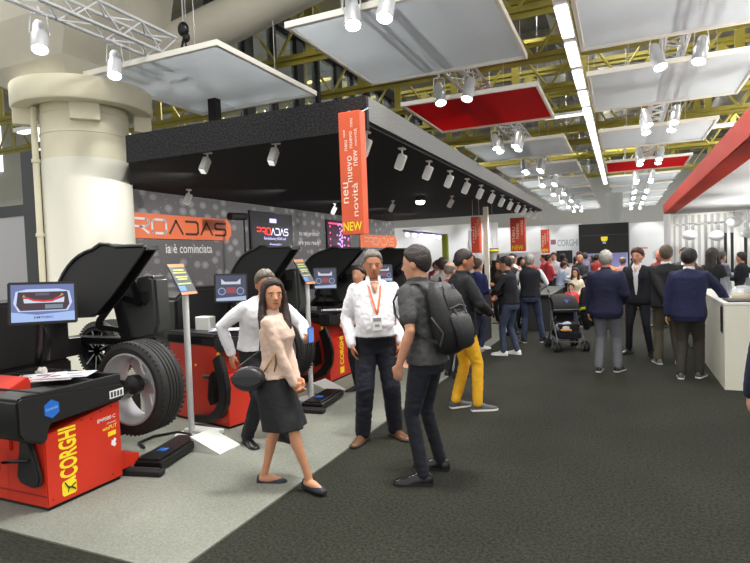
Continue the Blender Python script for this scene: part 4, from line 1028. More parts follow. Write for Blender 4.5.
mb = MB(); mb.cyl(AD0, AD1, .36, n=28)
tag(mb.build('air_duct', CONC, smooth=40), 'thick beige tube rising across the top left behind the white panel', 'duct')

# ---------------------------------------------------------------- neighbouring booth beyond the canopy on the left
sp = thing('booth_post', 'dark slate post standing left of the cream column', 'post', (-9.3, 6.5, 0)); MB().box(-.2, .2, -.12, .12, 0, PZS).build('shaft', mat('post_slate', rgb(62, 64, 68), .6), sp); MB().box(-.26, .26, -.18, .18, 0, .03).build('foot_plate', BLACKS, sp)
nb = thing('neighbour_booth', 'pale grey booth wall at the left edge of the picture', 'booth', (-10, 8.6, 0))
MB().box(-4, 2.28, 0, .1, 0, 3.0).build('booth_wall', mat('booth_grey', rgb(200, 200, 202), .6), nb)
MB().box(-4, 2.3, -.05, 0, 3.0, 3.25).build('top_rail', mat('rail_dark', rgb(70, 72, 76), .5), nb)
dk = thing('side_table', 'white topped table behind the nearest monitor at the left edge', 'table', (-8.5, 5.0, 0))
MB().box(-1., .6, -.25, .25, 1.15, 1.19, .005).build('tabletop', WHITE, dk)
for x in (-.9, .5): MB().cyl((x, 0, 0), (x, 0, 1.16), .03, n=10).build('leg', STEEL, dk, 40)

# ---------------------------------------------------------------- right hand booth: red beam, white soffit, slats
bo = thing('booth_roof', 'white booth roof edged by a deep glossy red beam on the right', 'roof', (1.12, 3.0, 2.72))
BEAM = mat('beam_red', rgb(190, 58, 40), .6, var=.06, vscale=2); BEAM.node_tree.nodes['Principled BSDF'].inputs['Specular IOR Level'].default_value = .2
MB().prism([(0, 0), (.29, 0), (.29, .27), (-.02, .27)], 0, 15.4, 'y', bev=.01).build('red_beam', BEAM, bo)
MB().box(.29, 8, 0, 17., .06, .16).build('soffit', mat('soffit_white', rgb(242, 242, 240), .6), bo)
sw = thing('slat_wall', 'open wall of white vertical slats at the back of the right booth', 'screen', (1.45, 20.1, 0))
mb = MB()
for x in (0, 1.8, 3.6): mb.box(x - .04, x + .04, -.05, .05, 0, 2.78)
mb.box(-.04, 6, -.04, .04, 2.74, 2.82); mb.box(-.04, 6, -.03, .03, 2.42, 2.48); mb.box(-.04, 6, -.04, .04, .2, .9)
mb.build('slat_frame', WHITE, sw)
for k in range(34):
    x = .1 + .175 * k
    MB().box(x, x + .085, -.03, .03, .9, 2.76).build('slat', WHITE, sw)
# pendant globes in front of the slats
gl_ = thing('pendant_lamp', 'x', 'lamp', (0, 0, 0)); gi = 0
MB().ell((0, 0, -.16), (.2, .2, .15)).build('globe', mat('globe_white', (.9, .9, .9), .4, emit=(1, 1, 1), es=.15), gl_, 180); MB().cyl((0, 0, 0), (0, 0, .5), .006, n=5).build('cord', STEEL, gl_)
for x, z, n in ((1.85, 2.25, 'white globe lamp hanging leftmost before the slat wall'), (2.55, 2.2, 'white globe lamp, second from the left before the slats'), (3.0, 2.58, 'white globe lamp hanging highest before the slats'), (3.35, 2.25, 'white globe lamp, fourth from the left before the slats'), (3.9, 2.2, 'white globe lamp at the right edge before the slats')):
    if gi == 0: gl_.location = (x, 19.2, z); gl_['label'] = n; gl_['group'] = 'white globe lamps before the slats'; gi = 1
    else: place_copy(gl_, (x, 19.2, z), 0, n)
# dark shelf wall seen through the slats
mb = MB(); mb.box(1.3, 7.6, 21.3, 21.4, 0, 2.9)
tag(mb.build('back_panel', mat('panel_pale', rgb(186, 188, 190), .7)), 'pale grey panel seen between the slats of the slat wall', 'panel')
mb = MB(); mb.box(3.0, 7.5, 21.0, 21.2, 0, 2.15)
tag(mb.build('display_wall', mat('navy_panel', rgb(36, 40, 52), .6)), 'dark panel behind the slat wall at the right edge', 'panel')
# counter
ct = thing('counter', 'long white bar counter at the right with a thin dark tray on top', 'counter', (1.08, 7.6, 0))
CTR = mat('counter_cream', rgb(224, 222, 206), .35)
MB().box(0, .72, 0, .06, 0, 1.0).build('end_panel', CTR, ct)
MB().box(0, .05, .06, 2.6, 0, 1.0).build('side_panel', CTR, ct)
MB().box(-.01, .73, -.005, 2.6, 1.0, 1.035, .006).build('worktop', WHITE, ct)
MB().box(-.004, .0, .1, .28, .66, .97).build('slot', BLACK, ct)
MB().box(.3, .72, -.006, 0, .42, .8).build('panel_relief', mat('counter_relief', rgb(216, 213, 196), .4), ct)
tr = MB().box(0, .7, 0, .4, 0, .02, .006).build('tray', mat('tray_dark', rgb(60, 56, 60), .4), loc=(1.12, 7.62, 1.035)); tag(tr, 'flat dark tray on the near corner of the white counter', 'tray')
ck = thing('cake', 'yellow cake under a clear dome on the counter corner', 'cake', (1.33, 8.0, 1.036))
MB().lathe([(0, 0), (.10, 0), (.11, .01), (.11, .05), (.10, .06), (0, .065)], 24).build('sponge', mat('cake_yellow', rgb(220, 190, 110), .7, bump=.4), ck, 50)
MB().lathe([(.13, .0), (.13, .08), (.115, .13), (.06, .17), (.0, .18), (.0, .176), (.058, .166), (.111, .126), (.126, .08), (.126, 0)], 24, closed=True).build('dome', mat('dome_glass', rgb(225, 230, 235), .05, alpha=.25), ck, 60)
bx = thing('paper_box', 'white paper box with a pink band on the counter', 'box', (1.62, 7.95, 1.036)); MB().box(-.1, .1, -.08, .08, 0, .2, .004).build('carton', WHITE, bx); MB().box(-.102, .102, -.082, .082, .04, .1).build('band', mat('band_pink', rgb(235, 130, 150), .5), bx)
for i, (x, y, n) in enumerate(((1.2, 8.5, 'glass jar nearest the aisle edge of the counter'), (1.3, 8.9, 'glass jar behind the cake dome on the counter'), (1.5, 8.6, 'glass jar in the middle of the counter'))):
    j = MB().lathe([(0, 0), (.05, 0), (.055, .02), (.055, .16), (.035, .2), (.035, .24), (0, .24)], 14).build('glass_jar', mat('jar_grey', rgb(150, 155, 160), .1, alpha=.6), loc=(x, y, 1.036), smooth=50); tag(j, n, 'jar', 'glass jars on the counter')
cm = thing('coffee_machine', 'dark coffee machine with a steel rail behind the white counter', 'coffee machine', (2.75, 9.8, 0))
MB().box(-.5, .5, -.25, .3, 0, .95, .01).build('cabinet', mat('cab_grey', rgb(120, 122, 124), .6), cm); MB().box(-.4, .4, -.2, .25, .95, 1.36, .03, 2).build('body', BLACKS, cm); MB().cyl((-.42, -.22, 1.3), (.42, -.22, 1.3), .015, n=8).build('steel_rail', STEEL, cm, 40)
MB().box(-.36, .36, -.215, -.2, 1.0, 1.25).build('front_grille', STEEL, cm)
# ---------------------------------------------------------------- wheels
TYRE = mat('tyre_rubber', rgb(34, 34, 33), .7, bump=.3, bscale=90)
RIM = mat('rim_silver', rgb(200, 201, 203), .35, .4)
RIMB = mat('rim_black', rgb(24, 24, 25), .3, .3)
def wheel(parent, c, R=.385, W=.26, rimr=.27, rim=RIM, spokes=5, tilt=None, single=None):
    """axis along y, near face at c.y; the hollow inner side faces -y"""
    M = Matrix.Translation(c) @ (tilt or Matrix.Identity(4)) @ Matrix.Rotation(-PI / 2, 4, 'X')
    # local z -> +y
    pr = [(rimr, .02), (rimr + .02, .0), (R - .05, -.005), (R - .02, .012), (R - .004, .035)]
    n = 5; a, b_ = .045, W - .045
    for i in range(n):
        z0 = a + (b_ - a) * i / n; z1 = a + (b_ - a) * (i + 1) / n
        pr += [(R, z0 + .004), (R, z1 - .012)]
        if i < n - 1: pr += [(R - .012, z1 - .010), (R - .012, z1 - .002)]
    pr += [(R - .004, W - .035), (R - .02, W - .012), (R - .05, W + .005), (rimr + .02, W), (rimr, W - .02)]
    mb = MB(); mb.lathe(pr, 56, M, closed=True)
    # tread blocks on both shoulders
    for k in range(52):
        q = 2 * PI * k / 52
        for z, dz in ((.028, 1), (W - .028, -1)):
            Mb = M @ Matrix.Rotation(q, 4, 'Z') @ Matrix.Translation((R - .0155, 0, z)) @ Matrix.Rotation(dz * -.45, 4, 'Y')
            mb.box(-.006, .006, -.008, .008, -.022, .022, M=Mb)
    t = mb.build('tyre', TYRE, parent, 35)
    mb = MB(); mb.lathe([(rimr + .006, .0), (rimr - .004, .0), (rimr - .012, .03), (rimr - .03, .05), (rimr - .035, W * .5), (rimr - .02, W - .04), (rimr, W), (rimr + .01, W), (rimr + .01, 0)], 48, M, closed=True)
    mb.build('rim_barrel', rim, parent, 40)
    mb = MB(); zz = W - .06
    for k in range(spokes):
        Mk = M @ Matrix.Rotation(2 * PI * k / spokes + .3, 4, 'Z'); ww = .03 if spokes > 6 else .05
        R_ = []
        for r, w, z in ((.04, ww * 1.1, zz - .02), (rimr * .5, ww * .8, zz + .01), (rimr - .015, ww * 1.25, zz + .03)):
            R_.append([(r, -w, z - .015), (r, w, z - .015), (r, w * .7, z + .015), (r, -w * .7, z + .015)])
        mb.loft(R_, M=Mk)
    mb.lathe([(0, zz - .03), (.07, zz - .03), (.075, zz), (.05, zz + .02), (0, zz + .02)], 24, M)
    mb.build('spokes', single or rim, parent, 40)
    if spokes > 6:
        mb = MB()
        for k in range(spokes):
            Mk = M @ Matrix.Rotation(2 * PI * k / spokes + .3, 4, 'Z')
            mb.box(.05, rimr - .01, -.005, .005, -.002 + .0, .004, M=Mk)
        mb.build('spoke_edge', RIM, parent)

# ---------------------------------------------------------------- wheel balancer
def screen_local(parent, M, w, h, kind):
    """monitor in its own plane: x right, y up, z out of the screen"""
    mo = MB().box(-w / 2, w / 2, -h / 2, h / 2, -.04, 0, .008, 2, M).build('monitor', BLACK, parent)
    MB().box(-w / 2 + .02, w / 2 - .02, -h / 2 + .02, h / 2 - .02, 0, .002, M=M).build('display', emis(112, 126, 178, .9), mo)
    a, b = w / 2 - .02, h / 2 - .02
    def P(name, mm, pts, z):
        q = MB(); q.prism(pts, z, z + .0012, 'z', M=M); q.build(name, mm, mo)
    if kind == 1:
        P('graphic', emis(165, 190, 240, 1.), [(-a, -b), (a, -b), (a, -b + .07), (-a * .2, -b + .05), (-a, -b + .075)], .002)
        P('graphic', emis(200, 215, 250, 1.), [(-a * .85, b * .62), (-a * .5, b * .75), (a * .5, b * .75), (a * .85, b * .62), (a * .93, 0), (a * .78, -b * .45), (-a * .78, -b * .45), (-a * .93, 0)], .0035)
        P('graphic', emis(66, 48, 58, 1.), [(-a * .78, b * .6), (a * .78, b * .6), (a * .84, -b * .1), (a * .72, -b * .4), (-a * .72, -b * .4), (-a * .84, -b * .1)], .005)
        P('graphic', emis(205, 220, 235, 1.), [(-a * .6, b * .0), (a * .66, b * .0), (a * .68, b * .3), (a * .3, b * .08), (-a * .1, b * .1), (-a * .35, b * .18), (-a * .62, b * .25)], .0065)
        P('graphic', emis(215, 50, 60, 1.), [(-a * .62, b * .4), (-a * .3, b * .2), (0, b * .14), (a * .3, b * .16), (a * .6, b * .44), (a * .6, b * .34), (a * .3, b * .06), (0, b * .04), (-a * .3, b * .1), (-a * .62, b * .3)], .008)
        P('graphic', emis(190, 150, 90, 1.), [(-a * .66, b * .3), (-a * .56, b * .34), (-a * .6, b * .48)], .0095); P('graphic', emis(190, 150, 90, 1.), [(a * .52, b * .32), (a * .66, b * .4), (a * .6, b * .52)], .0095)
        P('graphic', emis(120, 135, 150, 1.), [(a * .05, -b * .32), (a * .62, -b * .32), (a * .62, -b * .1), (a * .05, -b * .1)], .0065)
        P('graphic', emis(95, 85, 110, 1.), [(-a * .25, b * .4), (a * .2, b * .4), (a * .2, b * .55), (-a * .25, b * .55)], .0065)
        q = MB(); text(q, 'EM9580C', M @ V((-a * .3, -b + .022, .0036)), M.to_3x3() @ V((1, 0, 0)), M.to_3x3() @ V((0, 1, 0)), a * .62, .018, .005); q.build('caption', emis(50, 55, 80, 1.), mo)
    else:
        P('graphic', emis(66, 72, 96, 1.), [(-a, -b), (a, -b), (a, b), (-a, b)], .002)
        P('graphic', emis(170, 185, 215, 1.), [(-a, -b), (a, -b), (a, -b + .05), (-a, -b + .03)], .0035)
        P('graphic', emis(205, 205, 210, 1.), [(-a * .65, b * .3), (a * .65, b * .3), (a * .65, b * .75), (a * .4, b * .5), (-a * .4, b * .5), (-a * .65, b * .75)], .0035)
        P('graphic', emis(150, 70, 80, 1.), [(-a * .35, -b * .4), (a * .35, -b * .4), (a * .3, b * .05), (-a * .3, b * .05)], .0035)
        for sx in (-1, 1):
            c = [(sx * a * .62 + math.cos(t * PI / 8) * a * .26, -b * .25 + math.sin(t * PI / 8) * a * .26) for t in range(16)]; P('graphic', emis(150, 165, 195, 1.), c, .0038)
            c = [(sx * a * .62 + math.cos(t * PI / 8) * a * .2, -b * .25 + math.sin(t * PI / 8) * a * .2) for t in range(16)]; P('graphic', emis(70, 80, 110, 1.), c, .0052)
    return mo

MON2, MON2R = (-.3, .5, 1.42), 0
def balancer(loc, label, first):
    t = thing('wheel_balancer', label, 'wheel balancer', loc, 0, 'red wheel balancing machines on the grey platform')
    # red cabinet
    mb = MB()
    mb.prism([(0, .025), (.78, .025), (.78, .63), (0, .53)], -.42, 0, 'x', bev=.008)
    mb.prism([(0.0, .025), (.78, .025), (.78, .80), (0.0, .84)] if first else [(0, .025), (.78, .025), (.78, .9), (0, .93)], -.98, -.40, 'x', bev=.008)
    if not first: mb.prism([(-.42, .5), (-.1, .5), (-.1, .80), (-.42, .90)], 0., .76, 'y', bev=.004)
    mb.build('cabinet', RED, t)
    mb = MB(); mb.box(-.96, -.02, .02, .76, .0, .03); mb.build('plinth', BLACKM, t)
    mb = MB(); mb.prism([(.72, .06), (1.02, .06), (1.02, .14), (.78, .2)], -.2, -.02, 'x', bev=.006); mb.build('lift_foot', RED, t)
    # black tool tray with its rounded apron
    if first:
        mb = MB(); mb.prism([(-.24, .60), (-.2, .545), (-.03, .485), (.01, .50), (.04, .61), (.80, .635), (.82, .66), (.82, .755), (.78, .775), (.5, .79), (-.2, .845), (-.24, .82)], -.335, .03, 'x', bev=.03)
        mb.build('apron', BLACK, t, 50)
    else:
        mb = MB(); mb.prism([(-.06, .80), (.80, .70), (.82, .74), (.82, .86), (-.06, .95)], -.12, .04, 'x', bev=.02); mb.prism([(-.06, .93), (.82, .86), (.82, .92), (-.06, .97)], -.98, -.1, 'x', bev=.02); mb.build('apron', BLACK, t, 50)
    zt = .82 if first else .90
    mb = MB(); mb.box(-.98, -.36, -.02, .8, zt - .05, zt); 
    for x in (-.98, -.40, -.02): mb.box(x, x + .03, -.02, .8, zt - .05, zt + .02, .006)
    for y in (-.02, .50, .77): mb.box(-.98, .0, y, y + .03, zt - .06, zt + .02, .006)
    for k in range(7): mb.box(-.94 + .08 * k, -.925 + .08 * k, .53, .76, zt, zt + .03)
    mb.build('tool_tray', BLACKM, t)
    # rear housing that carries hood and monitor
    mb = MB(); mb.prism([(.1, .85), (.98, .85), (.98, 1.25), (.8, 1.42), (.25, 1.42), (.1, 1.3)], -1.5, -.98, 'x', bev=.03); mb.prism([(.1, .025), (.98, .025), (.98, .86), (.1, .86)], -1.5, -.98, 'x', bev=.02); mb.build('rear_housing', BLACK, t, 50)
    # shaft and cone nut
    MB().cyl((-.17, .74, .675), (-.17, 1.06, .675), .028, n=16).build('shaft', STEEL, t, 40)
    M = Matrix.Translation((-.17, .93, .675)) @ Matrix.Rotation(-PI / 2, 4, 'X')
    mb = MB(); mb.lathe([(.0, .06), (.07, .06), (.085, .04), (.085, -.02), (.05, -.05), (.045, -.12), (.035, -.13), (0, -.13)], 10, M); mb.build('clamping_nut', BLACK, t, 30)
    MB().cyl((-.17, .78, .675), (-.17, .84, .675), .075, .06, n=20).build('flange', BLACKS, t, 40)
    # monitor on its arm
    if first: c = V(MON1); w, h, rz, tl = .445, .315, -34, -8
    else: c = V(MON2); w, h, rz, tl = .36, .32, -50 + MON2R, -6
    # screen looks towards the aisle and the camera
    Ms = Matrix.Translation(c) @ Matrix.Rotation(math.radians(90 + rz + (0 if first else 4)), 4, 'Z') @ Matrix.Rotation(math.radians(90 + tl), 4, 'X') @ Matrix.Rotation(math.radians(-1.5), 4, 'Z')
    screen_local(t, Ms, w, h, 1 if first else 2)
    mb = MB(); b0 = Ms @ V((0, -.02, -.04)); mb.tube([b0, b0 + V((-.12, .06, -.05)), b0 + V((-.2, .1, -.28)), V((-.75, .5, .92))], .03, 8); mb.tube([b0 + V((-.12, .06, -.05)), b0 + V((-.02, .05, -.25)), b0 + V((-.12, .1, -.42))], .014, 6); mb.build('monitor_arm', BLACKS, t, 60)
    # raised wheel hood: a curved shell with a side cheek, hinged at the back
    def hood_outline():
        pts = []
        cxx, czz, rr = (-.36, 1.24, .63)
        for a in range(178, 96, -8): pts.append((cxx - .02 + math.cos(math.radians(a)) * rr * .98, czz + math.sin(math.radians(a)) * rr * .96))
        pts += [(-.36, 1.885), (-.26, 1.875), (-.20, 1.855), (.13, 1.85), (.14, 1.83)]
        return pts
    top = hood_outline(); low = [(-.27, 1.44), (-.47, 1.285), (-.58, 1.262), (-1.0, 1.235)]
    y0, y1 = .84, .98
    mb = MB(); mb.prism(top + low, y0, y0 + .02, 'y')
    R = []
    for (x, z) in top + [(low[0][0], low[0][1])][:0]:
        R.append([(x, y0, z), (x, y1, z), (x + .006, y1, z - .02), (x + .006, y0, z - .02)])
    mb.loft(R); mb.prism(top + low, y1 - .02, y1, 'y')
    mb.prism([(-1.0, 1.235), (-.48, 1.262), (-.48, 1.29), (-1.0, 1.27)], y0 - .03, y0 + .02, 'y', bev=.006)
    mb.build('wheel_hood', BLACKM if not first else mat('hood_black', rgb(20, 20, 21), .55), t, 30)
    mb = MB()
    for a, b_ in zip(top[:-1], top[1:]): mb.cyl((a[0], y0 - .005, a[1]), (b_[0], y0 - .005, b_[1]), .013, n=6)
    mb.build('hood_rim', GREYP, t, 60)
    # lever brackets and inner wheel guard behind
    yb = 1.16
    mb = MB(); mb.prism([(-.46, 1.66), (-.38, 1.66), (-.27, 1.36), (-.31, 1.32), (-.62, 1.40), (-.62, 1.45), (-.36, 1.40)], yb, yb + .03, 'y'); mb.build('hood_lever', BLACKS, t)
    mb = MB(); mb.prism([(-.70, 1.34), (-.86, 1.20), (-.88, 1.14), (-.83, 1.10), (-.48, 1.08), (-.48, 1.12), (-.79, 1.15), (-.80, 1.18), (-.66, 1.31)], yb, yb + .03, 'y'); mb.build('hood_lever', BLACKS, t)
    mb = MB(); mb.prism([(-.62, 1.45), (-.55, 1.47), (-.42, .98), (-.5, .95)], yb - .03, yb, 'y'); mb.build('hood_lever', BLACKS, t)
    mb = MB(); mb.prism([(-.60, 1.54), (-.22, 1.60), (-.15, 1.58), (-.13, 1.14), (-.18, 1.05), (-.5, .99), (-.55, 1.02), (-.68, 1.36)], yb + .03, yb + .22, 'y', bev=.03); mb.build('inner_guard', GREYP, t, 40)
    MB().prism([(-.30, 1.46), (-.20, 1.46), (-.21, 1.38), (-.26, 1.33)], yb + .01, yb + .035, 'y').build('guard_slot', BLACKM, t)
    mb = MB(); mb.box(-1.3, -.3, yb + .1, yb + .18, .94, 1.02, .01); mb.box(-1.35, -1.2, .9, yb + .18, .84, 1.02, .01); mb.build('guard_beam', BLACKS, t)
    if first:
        a = .002
        mb = MB(); text(mb, 'CORGHI', (a, .295, .185), (0, 0, 1), (0, -1, 0), .365, .175, .034); mb.build('lettering', YTXT, t)
        mb = MB(); mb.prism([(.135, .075), (.15, .06), (.26, .06), (.275, .075), (.275, .15), (.25, .16), (.27, .165), (.27, .185), (.22, .175), (.15, .165), (.135, .15)], 0, a, 'x'); lg = mb.build('emblem', YTXT, t)
        mb = MB(); mb.tube([(a + .001, .165, .155), (a + .001, .19, .12), (a + .001, .235, .105), (a + .001, .262, .085)], .006, 5); mb.tube([(a + .001, .2, .115), (a + .001, .19, .085)], .005, 5); mb.tube([(a + .001, .22, .11), (a + .001, .262, .13)], .005, 5); mb.build('emblem_figure', BLACKM, lg)
        mb = MB(); text(mb, 'EM9580 C', (a, .52, .50), (0, 1, .04), (0, .12, 1), .2, .028, .012); mb.build('model_lettering', WTXT, t)
        mb = MB(); text(mb, 'advanced', (a, .62, .47), (0, 1, .04), (0, 0, 1), .1, .014, .004); mb.build('small_lettering', WTXT, t)
        mb = MB(); mb.prism([(.66, .3), (.7, .28), (.72, .3), (.705, .31), (.72, .335), (.7, .35), (.685, .33), (.67, .34)], 0, a, 'x'); mb.build('arrow_mark', WTXT, t)
        mb = MB(); text(mb, 'winPUT', (a, .57, .425), (0, 1, .04), (0, .1, 1), .16, .03, .01); mb.build('yellow_lettering', YTXT, t)
        mb = MB(); mb.prism([(.63, .37), (.72, .375), (.72, .41), (.63, .405)], 0, a, 'x'); mb.build('yellow_patch', YTXT, t)
        mb = MB(); mb.prism([(.64, .665), (.80, .67), (.80, .73), (.64, .725)], .03, .0325, 'x'); st_ = mb.build('label_sticker', WTXT, t)
        mb = MB()
        for k in range(4): mb.prism([(.652 + .036 * k, .675), (.676 + .036 * k, .676), (.676 + .036 * k, .718), (.652 + .036 * k, .717)], .0325, .0335, 'x')
        mb.build('sticker_icons', GREYP, st_)
        mb = MB(); mb.prism([(.045 + math.cos(PI / 6 + k * PI / 3) * .062, .715 + math.sin(PI / 6 + k * PI / 3) * .066) for k in range(6)], .029, .0325, 'x'); st_ = mb.build('hexagon_sticker', mat('sticker_blue', rgb(38, 110, 205), .4), t)
        mb = MB(); text(mb, 'invenio', (.034, -.0, .705), (0, 1, .1), (0, 0, 1), .09, .022, .004); mb.build('sticker_text', mat('sticker_pale', rgb(150, 200, 250), .4), st_)
        for y, z in ((.32, .5), (.42, .515), (.52, .57), (.62, .58), (.7, .595)): pass
        mb = MB()
        for y, z in ((.36, .565), (.46, .55), (.56, .59), (.68, .6), (.66, .07), (.05, .07)): mb.cyl((0, y, z), (.003, y, z), .006, n=8)
        mb.build('screw_heads', BLACKM, t)
        # hanging tongue shaped calliper plate, its rod and knob on the front
        mb = MB(); mb.prism([(-.20, .50), (-.10, .50), (-.06, .4), (-.01, .25), (-.03, .19), (-.09, .17), (-.21, .19), (-.25, .24), (-.22, .38)], -.05, -.01, 'y', bev=.012); mb.build('calliper_plate', BLACK, t, 50)
        MB().tube([(-.1, -.06, .37), (-.3, -.1, .35)], .012, 8).build('calliper_rod', BLACKS, t, 60)
        M2 = Matrix.Translation((-.34, -.14, .345)) @ Matrix.Rotation(-.4, 4, 'Z') @ Matrix.Rotation(PI / 2, 4, 'X')
        MB().lathe([(0, -.03), (.06, -.03), (.075, -.015), (.075, .015), (.06, .03), (0, .03)], 20, M2).build('knob', BLACK, t, 40)
        MB().box(-.98, -.0, -.004, 0, .1, .11).build('seam', mat('seam_dark_red', rgb(140, 30, 20), .5), t)
        for o in list(t.children):
            if o.name.split('.')[0] in ('cabinet', 'plinth', 'lift_foot', 'apron', 'tool_tray', 'lettering', 'emblem', 'model_lettering', 'small_lettering', 'yellow_lettering', 'yellow_patch', 'arrow_mark', 'label_sticker', 'screw_heads'):
                for q in [o] + list(o.children):
                    q.data.transform(Matrix.Diagonal((1, .81, 1, 1)))
        MB().prism([(-.02, .4), (-.02, .83), (.14, .90), (.16, .86), (.16, .4)], -.98, -.345, 'x', bev=.006).build('slanted_cover', RED, t)
    else:
        # lifting arm standing on the front
        mb = MB(); mb.prism([(-.10, .72), (.0, .78), (.06, .62), (.10, .45), (.08, .28), (-.02, .14), (-.2, .06), (-.5, .03), (-.5, .10), (-.2, .14), (-.1, .22), (-.03, .32), (-.03, .45), (-.06, .58)], -.10, -.03, 'y', bev=.008)
        mb.prism([(-.18, .55), (-.12, .60), (-.1, .28), (-.18, .24), (-.22, .32)], -.09, -.03, 'y', bev=.006)
        mb.build('lifting_arm', BLACKS, t)
        MB().tube([(-.35, -.02, .52), (-.28, -.06, .525), (-.22, -.06, .53)], .022, 8).build('hook', BLACK, t, 60)
        mb = MB(); text(mb, 'CORGHI', (.002, .42, .20), (0, 0, 1), (0, -1, 0), .40, .12, .028); mb.build('lettering', YTXT, t)
        mb = MB(); mb.prism([(.30, .08), (.42, .08), (.42, .17), (.30, .17)], 0, .002, 'x'); mb.build('emblem', YTXT, t)
        mb = MB(); mb.ell((-.5, -.01, .62), (.012, .012, .012)); mb.ell((-.08, -.03, .76), (.02, .02, .03)); mb.build('warning_tag', YTXT, t)
    return t
M1 = balancer((-3.655, 2.505, .012), 'nearest red wheel balancer, black apron with blue hexagon sticker', True)
MON2 = (-.40, .42, 1.41); MON2R = 12
M2_ = balancer((-3.66, 4.45, .012), 'middle red wheel balancer, partly hidden behind the woman in pink', False)
M2_.rotation_euler = (0, 0, -.22)
MON2 = (-.30, .50, 1.42); MON2R = 0
M3_ = balancer((-3.66, 6.58, .012), 'third red wheel balancer from the camera, left of the man in white shirt', False)
# further machines in the row: hoods only peep out between the people
M4_ = place_copy(M3_, (-3.66, 8.75, .012), 0, 'farthest red wheel balancer, between the two men in conversation')
def mounted_wheel(loc, lab, **kw):
    t = thing('car_wheel', lab, 'wheel', loc); wheel(t, V((0, 0, 0)), **kw); return t
w1 = mounted_wheel((-3.86, 3.40, .65), 'large silver rimmed car wheel mounted on the nearest balancer', R=.405, W=.27, rimr=.30)
w2 = mounted_wheel((-3.635, 5.355, .687), 'car wheel on the middle balancer, behind the stooping man', R=.36, W=.24, rimr=.25)
w2.rotation_euler = (0, 0, -.22)
w3 = mounted_wheel((-3.83, 7.47, .687), 'car wheel on the third balancer, behind the man in the white shirt', R=.36, W=.24, rimr=.25)
rk = thing('display_stand', 'low black stand holding the upright black alloy wheel', 'stand', (-4.85, 4.0, .012))
MB().box(-.3, .25, -.14, .22, 0, .545, .01).build('plinth', BLACKM, rk)
w4 = mounted_wheel((-4.85, 3.92, .86), 'smaller black alloy wheel standing behind the nearest balancer', R=.30, W=.24, rimr=.215, rim=RIMB, spokes=9)

# ---------------------------------------------------------------- wheel lifts and ramps on the platform
def lift(loc, rz, lab):
    t = thing('wheel_lift', lab, 'lift', loc, rz, 'black wheel lifts on the platform')
    mb = MB(); mb.box(-.13, .13, 0, .66, .02, .09, .01); mb.box(-.1, .1, .02, .64, .09, .105, .004); mb.build('deck', BLACKS, t)
    mb = MB(); mb.box(-.18, .18, -.1, -.02, .0, .05, .01); mb.cyl((-.16, -.06, .03), (.16, -.06, .03), .035, n=10); mb.build('foot_bar', BLACKM, t, 40)
    MB().box(-.05, .03, .2, .28, .1055, .107).build('sticker', mat('sticker_blue', rgb(38, 110, 205), .4), t)
    return t
l1 = lift((-3.57, 3.30, .012), .22, 'black wheel lift plate on the floor before the nearest car wheel')
lift((-3.2, 5.30, .012), .1, 'black wheel lift plate before the middle balancer')
def ramp(loc, rz, lab):
    t = thing('ramp_plate', lab, 'ramp', loc, rz, 'white ramp plates on the platform'); t.scale = (.86, .86, .9)
    mb = MB(); q = [[(-.19, -.16, .0), (-.19, -.16, .14), (-.19, .16, .14), (-.19, .16, 0)], [(.21, -.16, .0), (.21, -.16, .012), (.21, .16, .012), (.21, .16, 0)]]
    mb.loft(q); mb.build('plate', mat('ramp_white', rgb(214, 216, 210), .4, .1), t)
    MB().box(-.205, -.19, -.16, .16, 0, .13).build('back_edge', BLACKM, t)
    return t
ramp((-3.43, 3.96, .012), -.05, 'white wedge ramp plate lying before the middle balancer')
ramp((-3.46, 6.19, .012), -.12, 'white wedge ramp plate lying before the third balancer')
sl = MB().box(-.2, .2, -.07, .07, 0, .05, .01).build('floor_plate', mat('ramp_white', rgb(214, 216, 210), .4, .1), loc=(-3.83, 4.27, .012)); tag(sl, 'small white floor plate between the lift cable and the lifting arm', 'plate')
mb = MB(); pts = [(-3.76, 3.98, .03), (-3.9, 4.16, .03), (-4.08, 4.18, .03), (-4.22, 4.0, .03), (-4.2, 3.8, .03), (-4.05, 3.72, .03)]
mb.tube(pts, .013, 6); tag(mb.build('cable', BLACKM, smooth=60), 'thick black cable looping on the platform behind the lift', 'cable')

# ---------------------------------------------------------------- leaflets
def leaflet(loc, rz, w, h, lab, cols):
    t = thing('brochure', lab, 'brochure', loc, rz)
    MB().box(-w / 2, w / 2, -h / 2, h / 2, 0, .006).build('pages', mat('paper_white', rgb(236, 236, 240), .4), t)
    mb = MB(); mb.box(-w / 2 + .01, -w / 2 + .025, -h / 2 + .01, h / 2 - .01, .006, .0066); mb.box(-w * .1, w * .25, h * .02, h * .2, .006, .0066); mb.build('print', cols[0], t)
    mb = MB(); mb.box(-w * .35, -w * .15, -h * .3, -h * .1, .006, .0066); mb.box(w * .1, w * .4, -h * .42, -h * .3, .006, .0066); mb.build('print', cols[1], t)
    return t
BL = mat('print_blue', rgb(60, 60, 150), .5); OR = mat('print_red', rgb(220, 60, 50), .5)
leaflet((-4.17, 2.86, .857), .75, .33, .24, 'open white brochure with blue print, left one on the tray', (BL, OR))
leaflet((-3.96, 2.95, .864), .55, .33, .23, 'open white brochure with orange edge, right one on the tray', (OR, BL))
leaflet((-3.98, 2.80, .852), .62, .3, .05, 'red edged brochure peeping out under the white ones', (OR, OR))
leaflet((-3.88, 4.72, .99), .5, .3, .22, 'white brochure on the tray of the middle balancer', (BL, BL))
leaflet((-3.8, 6.95, .985), .5, .3, .22, 'white brochure on the tray of the third balancer', (BL, BL))
